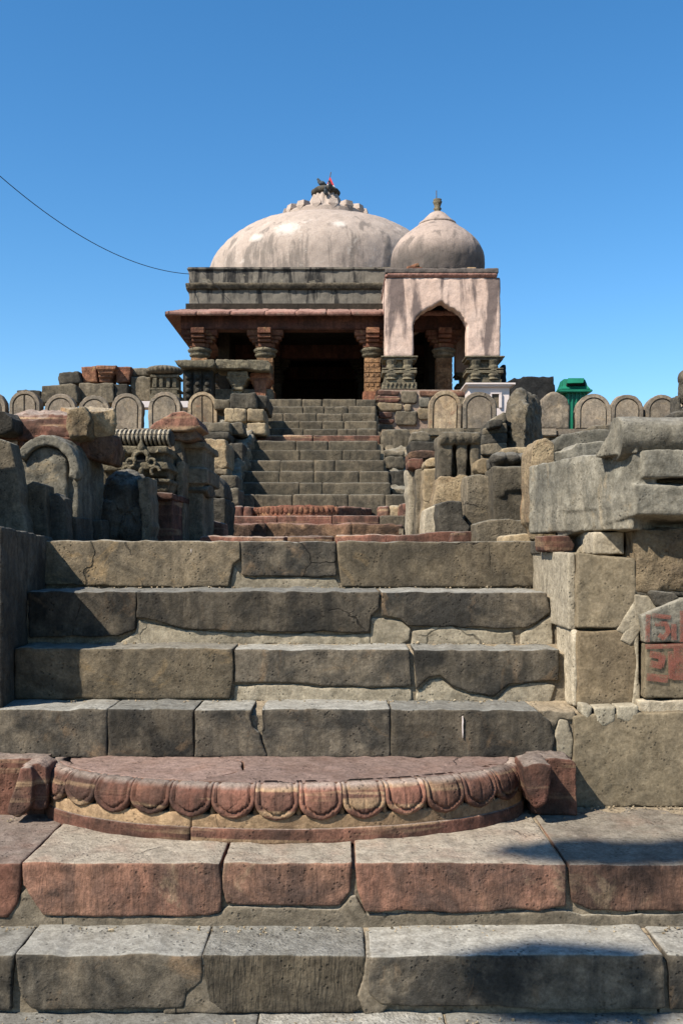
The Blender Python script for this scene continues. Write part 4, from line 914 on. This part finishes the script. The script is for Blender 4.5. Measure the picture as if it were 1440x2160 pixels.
rock(MB().hull([W(-60, 905, 6.5), W(-60, 935, 6.5), W(30, 892, 6.5), W(60, 872, 6.6), W(110, 868, 6.7), W(150, 880, 6.55), W(160, 918, 6.5), W(60, 918, 6.5), W(-60, 905, 7.0), W(60, 868, 6.95), W(160, 866, 6.95), W(170, 915, 6.95), W(-60, 935, 7.0)]), 'slab_body', M['red'], 6.6, .02, rs, 2)
rock(MB().front([(140, 866), (176, 862), (190, 886), (184, 920), (150, 922), (138, 895)], 6.45, .4), 'slab_lump', M['tanrough'], 6.6, .022, rs, 2)
rock(MB().hull([W(126, 858, 6.9), W(244, 860, 6.6), W(246, 880, 6.6), W(238, 918, 6.6), W(180, 926, 6.6), W(150, 918, 6.7), W(190, 872, 6.5), W(126, 870, 6.9), W(240, 866, 6.9), W(236, 910, 6.9), W(150, 905, 6.9)]), 'slab_lump', M['tanrough'], 6.6, .02, rs, 2)
c = MB().front([(36, 916), (166, 916), (166, 926), (36, 926)], 6.5, .45)
for i in range(6): c.front([(40 + i * 22, 926), (51 + i * 22, 926), (51 + i * 22, 942), (40 + i * 22, 942)], 6.52, .5)
c.front([(38, 926), (165, 926), (165, 950), (38, 945)], 6.62, .6)
rock(c, 'dentil_band', M['red'], 6.6, .010, rs, 1)
rock(MB().front([(158, 918), (236, 920), (240, 940), (232, 976), (200, 968), (160, 948)], 6.6, .35), 'slab_lump', M['redrough'], 6.6, .02, rs, 2)
loose('boulder', 'small dark boulder at the outer end of the red slab', 'boulder', 'dark', [(-60, 872), (8, 866), (26, 882), (28, 908), (6, 918), (-60, 916)], 6.3, .5, .025)
bb = MB().ball(W(268, 1062, 7.25), .19, .3, .24, 10, 7).ball(W(240, 1100, 7.15), .15, .25, .2, 9, 6).ball(W(282, 1115, 7.2), .14, .26, .16, 9, 6).box(X(226, 7.0), X(300, 7.0), 7.0, 7.5, ZT, ZT + .25)
tag(rock(bb, 'boulder', M['dark'], 6.9, .03, None, 0), 'big blackish rounded boulder sunk in deep shade under the carvings', 'boulder')
loose('broken_shaft', 'pale broken column stub standing at the landing edge', 'column stub', 'grey', [(290, 1012), (314, 1006), (318, 1060), (320, 1150), (298, 1150), (300, 1100), (294, 1060)], 6.95, .3, .016)
loose('stone_block', 'low dark block in the gap before the round-topped slab', 'stone block', 'dark', [(140, 1094), (160, 1090), (168, 1150), (138, 1150)], 6.2, .4, .016)
loose('stone_block', 'low wide dark block behind the landing edge', 'stone block', 'dark', ((170, 1096), (214, 1150)), 6.7, .5, .016)
# carved tower fragment
sf = empty('tower_fragment', W(290, 1060, 7.9), 'carved temple tower fragment with ribbed roll and ring motif', 'carved stone')
D_ = 7.5
c = MB().front([(216, 946), (352, 946), (352, 1058), (216, 1058)], D_ + .12, .6)
c.front([(208, 942), (352, 942), (354, 956), (208, 958)], D_ + .02, .5).front([(222, 962), (346, 962), (346, 974), (222, 974)], D_ + .06, .5).front([(212, 978), (352, 976), (358, 990), (212, 992)], D_ + .0, .5)
c.front([(225, 996), (352, 996), (352, 1004), (225, 1004)], D_ + .06, .5).front([(310, 1010), (358, 1010), (360, 1018), (310, 1018)], D_ + .0, .5).front([(308, 1022), (356, 1022), (352, 1036), (308, 1036)], D_ + .03, .5)
rock(c, 'moulded_block', M['carved'], 7.5, .008, sf, 0, vox=.0105)
zr0, zr1 = Z(937, D_), Z(904, D_); yc0 = D_ + .16; rr = (zr1 - zr0) / 2
c = MB(); pts = [(yc0 + .14 * math.cos(a), (zr0 + zr1) / 2 + rr * math.sin(a)) for a in [2 * math.pi * i / 20 for i in range(20)]]
c.xprism(pts, X(236, D_), X(357, D_)); rl = rock(c, 'roll', M['dark'], 7.5, .008, sf, 1, vox=.014)
for i in range(13):
    x_ = X(242 + i * 9.2, D_)
    path = [(x_, yc0 + .145 * math.cos(a), (zr0 + zr1) / 2 + (rr + .004) * math.sin(a)) for a in [rad(100 + 165 * k / 14) for k in range(15)]]
    build(MB().tube(path, .0095, 6), 'rib', M['palewall'], rl, smooth=True)
    for k in range(1, 14, 1):
        if i % 2 == 0: pass
def ringtube(cx, cy, r, tk, a0, a1, D, nm, mat='carved', closed=False, sq=1.0):
    path = [W(cx + r * math.cos(rad(a0 + (a1 - a0) * i / 20)), cy - sq * r * math.sin(rad(a0 + (a1 - a0) * i / 20)), D) for i in range(21 if not closed else 20)]
    build(MB().tube(path, tk, 8, closed), nm, M[mat], sf, smooth=True)
ringtube(298, 966, 14, .014, -35, 215, D_ - .02, 'ring_motif'); ringtube(298, 966, 18, .010, -30, 210, D_ - .01, 'ring_motif')
build(MB().front([(289, 974), (290, 962), (298, 956), (306, 962), (307, 974)], D_ + .045, .012), 'ring_hollow_shade', M['black'], sf)  # black plate stands in for shade inside the ring
for s in (-1, 1):
    ringtube(298 + s * 22, 976, 8, .012, 0, 360, D_ - .02, 'scroll', closed=True); ringtube(298 + s * 30, 994, 9, .012, 90 - s * 90, 90 + s * 150, D_ - .02, 'scroll')
    build(MB().hull([W(298 + s * 36 - 7, 955, D_ + .01), W(298 + s * 36 + 7, 955, D_ + .01), W(298 + s * 36, 945, D_), W(298 + s * 36, 952, D_ - .03), W(298 + s * 36, 950, D_ + .1)]), 'leaf_motif', M['carved'], sf)
build(MB().lathe(tuple(W(298, 950, D_ + .0)), [(.02, -.02), (.035, .0), (.03, .03), (.012, .06), (.004, .085)], 12), 'bud_motif', M['carved'], sf, smooth=True)
build(MB().lathe(tuple(W(298, 996, D_ - .0)), [(.01, -.02), (.022, .0), (.016, .025), (.003, .05)], 12), 'bud_motif', M['carved'], sf, smooth=True)
pd = empty('red_pedestal', W(350, 1150, 7.6), 'square red sandstone pedestal carrying the tower fragment', 'pedestal')
rock(MB().box(X(322, 7.4), X(362, 7.4), 7.45, 8.6, ZT, Z(1052, 7.4)), 'pedestal_body', M['red'], 7.5, .010, pd, 1)
rock(MB().box(X(316, 7.4), X(365, 7.4), 7.38, 8.65, Z(1053, 7.4), Z(1040, 7.4)), 'pedestal_cap', M['red'], 7.5, .010, pd, 2)
loose('boulder', 'angular red boulder lying on top of the carved heap', 'boulder', 'red', [(316, 904), (364, 870), (388, 868), (414, 880), (424, 900), (404, 908), (330, 910)], 7.9, .5, .022)
loose('stone_block', 'chipped red block wedged below the angular red boulder', 'stone block', 'redrough', [(340, 908), (412, 906), (420, 922), (402, 930), (352, 928)], 7.95, .45, .018)
loose('stone_block', 'rough grey block propping up the red boulders', 'stone block', 'grey', [(364, 930), (384, 928), (386, 985), (384, 1060), (366, 1060)], 8.0, .5, .02)
sp_ = empty('carved_pillar', W(405, 1148, 8.4), 'grey carved pillar with projecting cornice beside the tower fragment', 'carved pillar')
c = MB().box(X(387, 8.2), X(428, 8.2), 8.2, 8.9, ZT, Z(950, 8.2)).box(X(384, 8.2), X(436, 8.2), 8.12, 9.0, Z(946, 8.2), Z(934, 8.2)).box(X(380, 8.2), X(438, 8.2), 8.16, 8.98, Z(1020, 8.2), Z(988, 8.2))
for i in range(4): c.box(X(427, 8.2), X(431, 8.2), 8.25 + i * .17, 8.34 + i * .17, Z(985, 8.2), Z(950, 8.2))
rock(c, 'pillar_shaft', M['grey'], 8.2, .008, sp_, 0)
rock(MB().xprism([(8.2 + .25 + .28 * math.cos(a), Z(1034, 8.2) + .055 * math.sin(a)) for a in [2 * math.pi * i / 14 for i in range(14)]], X(384, 8.2), X(438, 8.2)), 'pillar_roll', M['grey'], 8.2, .010, sp_, 1)
loose('broken_shaft', 'slim upright grey shaft standing between the pedestal and the carved pillar', 'stone', 'grey', [(372, 975), (386, 972), (388, 1150), (372, 1150)], 7.9, .3, .012)
loose('boulder', 'dark knobbly boulder stacked above another near the stairs', 'boulder', 'dark', [(430, 1010), (452, 1002), (470, 1020), (474, 1050), (430, 1052)], 9.6, .7, .03)
loose('boulder', 'dark knobbly boulder under another near the stairs', 'boulder', 'dark', [(430, 1052), (474, 1052), (476, 1092), (470, 1150), (428, 1150)], 9.5, .8, .03)
loose('stone_slab', 'narrow red slab leaning low beside the bottom of the upper steps', 'stone slab', 'red', [(438, 1096), (470, 1104), (472, 1150), (438, 1150)], 8.9, .4, .014)

# ------------------------------------------------------------------ heaped carvings, sunny side
bo = MB().hull([W(1066, 950, 8.2), W(1068, 872, 8.25), W(1084, 826, 8.3), W(1100, 820, 8.35), W(1106, 950, 8.0), W(1108, 860, 8.05), W(1112, 830, 8.3), W(1138, 940, 8.6), W(1140, 868, 8.7), W(1124, 838, 8.7), W(1070, 945, 8.9), W(1075, 850, 8.9), W(1128, 945, 9.2)])
tag(rock(bo, 'boulder', M['grey'], 8.2, .03, None, 2), 'tall slanted grey boulder standing upright with dark hollow flank', 'boulder')
loose('boulder', 'dark lump of rock leaning behind the tall upright boulder', 'boulder', 'dark', [(1112, 836), (1132, 834), (1141, 862), (1140, 946), (1114, 950)], 8.9, .5, .03)
for lb, pts, D_ in (('wedge-shaped grey stone on top of the thin stack by the upright boulder', [(1030, 888), (1064, 868), (1068, 884), (1062, 892)], 8.1), ('small brown stone second from the top of the thin stack', [(1032, 886), (1058, 884), (1060, 898), (1030, 904)], 8.0),
                    ('broad grey stone third from the top of the thin stack', [(1020, 904), (1066, 892), (1070, 912), (1018, 918)], 8.1), ('flat brown stone fourth from the top of the thin stack', [(1016, 918), (1068, 912), (1070, 934), (1014, 938)], 8.1),
                    ('flat grey stone at the bottom of the thin stack', [(1014, 939), (1068, 933), (1070, 958), (1016, 958)], 8.1)):
    loose('flat_stone', lb, 'stone', 'grey' if 'grey' in lb else 'dark', pts, D_, .5, .016)
loose('stone_block', 'hidden grey block carrying the thin stack of flat stones', 'stone block', 'grey', ((1014, 960), (1120, 1148)), 8.15, .6, .016)
fp = empty('fluted_block', W(968, 1150, 7.5), 'upright block with three fluted ribs above an orange stained base', 'carved stone')
D_ = 7.4
c = MB().front([(926, 930), (1012, 930), (1012, 1010), (926, 1010)], D_ + .14, .4).front([(928, 914), (942, 911), (1012, 914), (1013, 934), (928, 936)], D_ - .02, .5)
for a, b in ((926, 953), (964, 983), (993, 1011)): c.front([(a, 932), (b, 932), (b, 1008), (a, 1008)], D_, .3)
for i in range(5): c.ball(W(938 + i * 16, 924, D_ - .01), .035, .03, .035)
rock(c, 'fluted_face', M['grey'], 7.4, .009, fp, 0)
rock(MB().front([(926, 1006), (950, 1004), (958, 1008), (968, 1000), (986, 1003), (984, 1060), (982, 1148), (915, 1148), (918, 1052)], D_ - .03, .45), 'stained_base', M['tanrough'], 7.4, .010, fp, 2)
pb = empty('tablet_block', W(1078, 1140, 6.9), 'grey block with bolster roll above three raised tablets', 'carved stone')
D_ = 6.75
c = MB().front([(1040, 984), (1122, 984), (1122, 1150), (1040, 1150)], D_, .5)
for a, b in ((1046, 1068), (1072, 1094), (1098, 1121)): c.front([(a, 986), (b, 986), (b, 1034), (a, 1034)], D_ - .018, .1)
c.ball(W(1056, 1040, D_), .035, .02, .035)
rock(c, 'tablet_face', M['grey'], 6.7, .008, pb, 1)
c = MB()
for a in (1050, 1077, 1104): c.ball(W(a, 970, D_ + .12), .065, .14, .048)
c.front([(1040, 960), (1120, 960), (1120, 984), (1040, 984)], D_ + .06, .4)
rock(c, 'bolster', M['dark'], 6.7, .010, pb, 2)
loose('broken_shaft', 'pale chipped slab lying on the bolster roll', 'stone', 'tan', [(1058, 947), (1090, 942), (1118, 944), (1118, 958), (1060, 959)], 6.9, .4, .014)
loose('stone_block', 'rough mottled block between the orange base and the tablet block', 'stone block', 'grey', [(986, 1004), (1010, 1000), (1018, 1001), (1038, 1006), (1040, 1148), (1000, 1148), (982, 1092), (984, 1050)], 7.0, .35, .016)
loose('flat_stone', 'oval brown stone wedged between the fluted block and the bolster', 'stone', 'brown', [(1006, 972), (1016, 967), (1046, 967), (1050, 985), (1040, 999), (1012, 999), (1003, 988)], 7.15, .4, .014)
loose('stone_block', 'coarse dark block in front of the orange stained base', 'stone block', 'dark', [(925, 1062), (945, 1056), (974, 1056), (976, 1095), (992, 1112), (985, 1124), (925, 1124), (921, 1090)], 6.7, .4, .02)
loose('stone_slab', 'ribbed pale slab standing on edge beside the coarse dark block', 'stone slab', 'palewall', [(896, 1076), (922, 1064), (926, 1126), (894, 1130)], 6.95, .35, .012)
loose('stone_slab', 'low red slab lying under the coarse dark block', 'stone slab', 'red', [(845, 1130), (950, 1120), (1000, 1122), (1000, 1148), (845, 1148)], 6.6, .6, .014)
loose('stone_block', 'small faceted red stone at the landing edge', 'stone block', 'red', [(958, 1123), (980, 1121), (990, 1138), (992, 1146), (950, 1146)], 6.3, .25, .010)
loose('stone_block', 'long rounded grey block lying before the tablet block', 'stone block', 'grey', [(1004, 1106), (1030, 1098), (1112, 1096), (1120, 1118), (1118, 1148), (1004, 1148)], 6.35, .3, .016)
loose('flat_stone', 'low flat tan stone at the foot of the long rounded block', 'stone', 'tan', [(1062, 1132), (1110, 1126), (1126, 1134), (1124, 1150), (1060, 1150)], 6.0, .25, .014)
loose('stone_slab', 'tall thin beaded shaft with bulging rings at the foot of the upper steps', 'carved stone', 'palewall', [(860, 985), (874, 985), (875, 1012), (872, 1018), (876, 1030), (872, 1040), (876, 1052), (875, 1095), (866, 1148), (860, 1148)], 8.6, .4, .014)
loose('stone_slab', 'slim grey slab standing beside the beaded shaft', 'stone slab', 'grey', [(877, 990), (892, 988), (893, 1088), (884, 1148), (877, 1148)], 8.3, .4, .012)
loose('stone_slab', 'broad pale slab standing between the slim slab and the fluted block', 'stone slab', 'tan', [(893, 988), (926, 986), (924, 1060), (905, 1148), (890, 1148)], 8.0, .4, .014)
loose('flat_stone', 'small dark red stone resting on the beaded shaft', 'stone', 'red', [(860, 970), (868, 966), (892, 967), (896, 982), (884, 991), (862, 986)], 8.35, .35, .012)
loose('column_drum', 'short tan roll of stone beside the small dark red one', 'stone', 'tan', [(897, 970), (908, 965), (926, 966), (928, 984), (900, 986), (895, 980)], 8.0, .35, .012)
loose('stone_slab', 'mottled red and grey slab lying above the small dark red stone', 'stone slab', 'redrough', ((862, 953), (928, 967)), 8.5, .5, .012)
loose('stone_block', 'tooled dark block lying on the mottled slab', 'stone block', 'dark', [(864, 931), (928, 931), (928, 953), (868, 953)], 8.7, .5, .016)
loose('flat_stone', 'rounded grey stone sitting on the tooled dark block', 'stone', 'grey', [(868, 914), (888, 908), (904, 914), (908, 931), (866, 931)], 8.9, .4, .014)
# big pieces above the patched wall
tag(rock(MB().box(X(1340, 4.62) + .01, 3.0, 4.62, 5.5, EYE - .185, Z(1117, 4.62)), 'stone_block', M['tanrough'], 4.6, .016, None, 2), 'rough tooled tan block resting on the patched wall', 'stone block')
loose('stone_block', 'small red wedge stone under the huge cornice', 'stone block', 'red', [(1147, 1131), (1200, 1130), (1212, 1150), (1208, 1163), (1150, 1163)], 5.0, .25, .008)
loose('stone_block', 'flat grey stone at the end of the top lower step', 'stone block', 'dark', [(1136, 1142), (1158, 1143), (1164, 1162), (1150, 1170), (1136, 1168)], 5.3, .3, .010)
cn = empty('cornice_block', (1.6, 5.0, EYE + .05), 'huge pale grey moulded cornice block with a rounded top roll', 'cornice block')
zz = lambda y: Z(y, 4.6)
c = MB().plan([(1.33, 4.55), (1.19, 4.95), (1.10, 5.2), (1.05, 5.55), (2.9, 5.9), (2.9, 4.75), (1.5, 4.75)], EYE + .095, EYE + .46)
c.hull([(1.33, 4.5, EYE + .16), (1.25, 4.95, EYE + .10), (1.33, 4.5, EYE + .29), (1.12, 5.2, EYE + .06), (2.9, 4.5, EYE + .16), (2.9, 4.5, EYE + .26), (2.9, 5.3, EYE + .06), (2.9, 5.3, EYE + .3), (1.15, 5.1, EYE + .4), (1.3, 5.3, EYE + .06)])
c.box(1.36, 2.9, 4.49, 5.2, EYE + .33, EYE + .45)
c.plan([(1.33, 4.52), (1.13, 5.1), (1.5, 5.2), (1.42, 4.52)], EYE + .2, EYE + .44)
rock(c, 'cornice_body', M['bluegrey'], 4.7, .009, cn, 0)
pts = [(4.62 + .13 * math.cos(a), EYE + .515 + .10 * math.sin(a)) for a in [2 * math.pi * i / 24 for i in range(24)]]
rock(MB().xprism(pts, 1.27, 2.9).hull([(1.27, 4.55, EYE + .44), (1.27, 4.75, EYE + .44), (1.20, 4.7, EYE + .44), (1.27, 4.6, EYE + .6), (1.34, 4.5, EYE + .44), (1.34, 4.7, EYE + .6), (1.34, 4.9, EYE + .44)]), 'top_roll', M['bluegrey'], 4.7, .005, cn, 0)
loose('boulder', 'orange-edged rounded slab standing at the end of the cornice block', 'boulder', 'tanrough', [(1118, 1000), (1120, 950), (1132, 928), (1150, 924), (1168, 935), (1172, 1135), (1136, 1138), (1118, 1100)], 5.72, .3, .014)
loose('stone_block', 'grey stepped block leaning on the back of the cornice', 'stone block', 'bluegrey', [(1150, 960), (1205, 946), (1215, 935), (1270, 930), (1330, 935), (1330, 1130), (1150, 1130)], 5.95, .5, .016)
loose('stone_slab', 'upper grey slab lying behind the cornice roll', 'stone slab', 'bluegrey', [(1170, 935), (1184, 918), (1230, 910), (1290, 908), (1300, 940), (1172, 950)], 6.3, .5, .014)
loose('stone_slab', 'long low grey rock rising behind the upper grey slab', 'stone slab', 'grey', [(1222, 912), (1250, 898), (1286, 897), (1330, 905), (1330, 1130), (1222, 1130)], 6.9, .4, .016)
idl = MB()
for c_, r in (((1448, 870), (30, 12)), ((1450, 830), (22, 30)), ((1448, 800), (14, 16))):
    p = W(c_[0], c_[1], 4.75); idl.ball(p, r[0] * 4.75 / F, .06, r[1] * 4.75 / F)
idl.front([(1424, 882), (1490, 882), (1490, 868), (1424, 868)], 4.66, .18).front([(1426, 868), (1436, 868), (1434, 838), (1428, 832)], 4.7, .1).hull([W(1436, 795, 4.72), W(1460, 795, 4.72), W(1450, 784, 4.75), W(1448, 800, 4.8)])
tag(rock(idl, 'stone_idol', M['dark'], 4.7, .010, None, 1), 'small blackened carved idol seated on the cornice roll', 'statue')

# ------------------------------------------------------------------ tree behind the viewpoint whose outer leaves shade the front steps
tr = empty('shade_tree', (-2.0, -5.6, 0), 'leafy tree with one long limb reaching over the foot of the steps', 'tree')
def back(px, py, D, s): p = W(px, py, D); return p - RAY * s
k1, k2 = back(1300, 1806, 3.85, 11.0), back(1190, 2075, 3.42, 10.6)
hub = Vector((-2.0, -5.5, 6.2))
tk = MB().tube([(-2.0, -5.6, 0), (-1.95, -5.6, 2), (-2.05, -5.55, 4), hub], [.28, .23, .19, .13], 10)
build(tk, 'trunk', M['bark'], tr, smooth=True)
build(MB().tube([hub, hub.lerp(k1, .5) + Vector((0, 0, .3)), k1], [.08, .05, .02], 7).tube([hub.lerp(k1, .7) + Vector((0, 0, .2)), k2], [.035, .015], 6), 'limb', M['bark'], tr, smooth=True)
lf = MB()
def leaves(c, rx, ry, rz, n_):
    for _ in range(n_):
        while True:
            d = Vector((R.uniform(-1, 1), R.uniform(-1, 1), R.uniform(-1, 1)))
            if d.length < 1: break
        p = c + Vector((d.x * rx, d.y * ry, d.z * rz)); a = Vector((R.uniform(-1, 1), R.uniform(-1, 1), R.uniform(-1, 1))).normalized(); b = a.orthogonal().normalized(); s = R.uniform(.04, .07)
        lf.add([p - a * s, p + b * s * .5, p + a * s, p - b * s * .5], [(0, 1, 2, 3)])
leaves(k1, .45, .13, .12, 480); leaves(k1 + Vector((.55, .0, .05)), .4, .15, .12, 380); leaves(k2, .34, .13, .15, 420)
for q in range(9): leaves(hub + Vector((R.uniform(-.2, 2.2), R.uniform(-1.8, .0), R.uniform(.2, 1.8))), .8, .8, .6, 420)
build(lf, 'crown', M['leaf'], tr)

tag(rock(MB().box(-3.3, -2.2, 5.05, 5.5, EYE + .04, EYE + 1.06), 'stone_block', M['grey'], 9, .02, None, 2, .03), 'unseen tall block added to shade the near end of the heap', 'stone block')  # out-of-view block, added to cast shade on the heap

# loose grit in the corners of the treads
gr = MB()
for yb, zt_, xa, xb, nn in ((3.69, z1, -1.3, 1.3, 170), (4.49, z2, .99, 1.9, 90), (4.30, z2, -1.6, 1.0, 90), (4.77, zT4, -1.5, 1.0, 120), (5.03, zT3, -1.5, 1.0, 120), (5.54, zT2, -1.6, 1.05, 120), (3.4, z0, -1.3, 1.3, 80)):
    for _ in range(nn):
        x_ = R.uniform(xa, xb); y_ = yb - abs(R.gauss(0, .035)) - .01; r_ = R.uniform(.0025, .007)
        if R.random() < .04: r_ *= 1.8
        c_ = Vector((x_, y_, zt_ + r_ * .5)); gr.hull([c_ + Vector((R.uniform(-1, 1), R.uniform(-1, 1), R.uniform(-.7, .7))).normalized() * r_ * R.uniform(.8, 1.3) for _k in range(7)])
go = build(gr, 'loose_grit', M['tan']); tag(go, 'scattered sandy grit lying in the corners of the lower steps', 'grit'); go['kind'] = 'stuff'
for pts, D_ in (([(402, 1146), (404, 1145), (405, 1152), (404, 1158), (403.5, 1167), (402, 1158), (401, 1152)], 5.535), ([(974.5, 1512), (976, 1511), (977, 1522), (976, 1531), (976.5, 1544), (975.5, 1558), (974.5, 1545), (974, 1530)], 4.492)):
    a = [W(x_, y_, D_ - .004) for x_, y_ in pts]
    build(MB().prism(a, [q + Vector((0, .02, 0)) for q in a]), 'bird_dropping', M['white'], low)

tag(rock(MB().box(1.215, 1.362, 4.80, 5.45, EYE - .02, EYE + .085), 'stone_block', M['palewall'], 4.8, .006, None, 1), 'pale plastered block wedged between the cornice and the patched wall', 'stone block')
# ------------------------------------------------------------------ bake the relief
dg = bpy.context.evaluated_depsgraph_get()
new = []
for o in BAKE:
    me = bpy.data.meshes.new_from_object(o.evaluated_get(dg), preserve_all_data_layers=False, depsgraph=dg)
    new.append((o, me))
for o, me in new:
    old = o.data; nm = old.name; o.modifiers.clear(); o.data = me; bpy.data.meshes.remove(old); me.name = nm
    me.polygons.foreach_set('use_smooth', [True] * len(me.polygons))
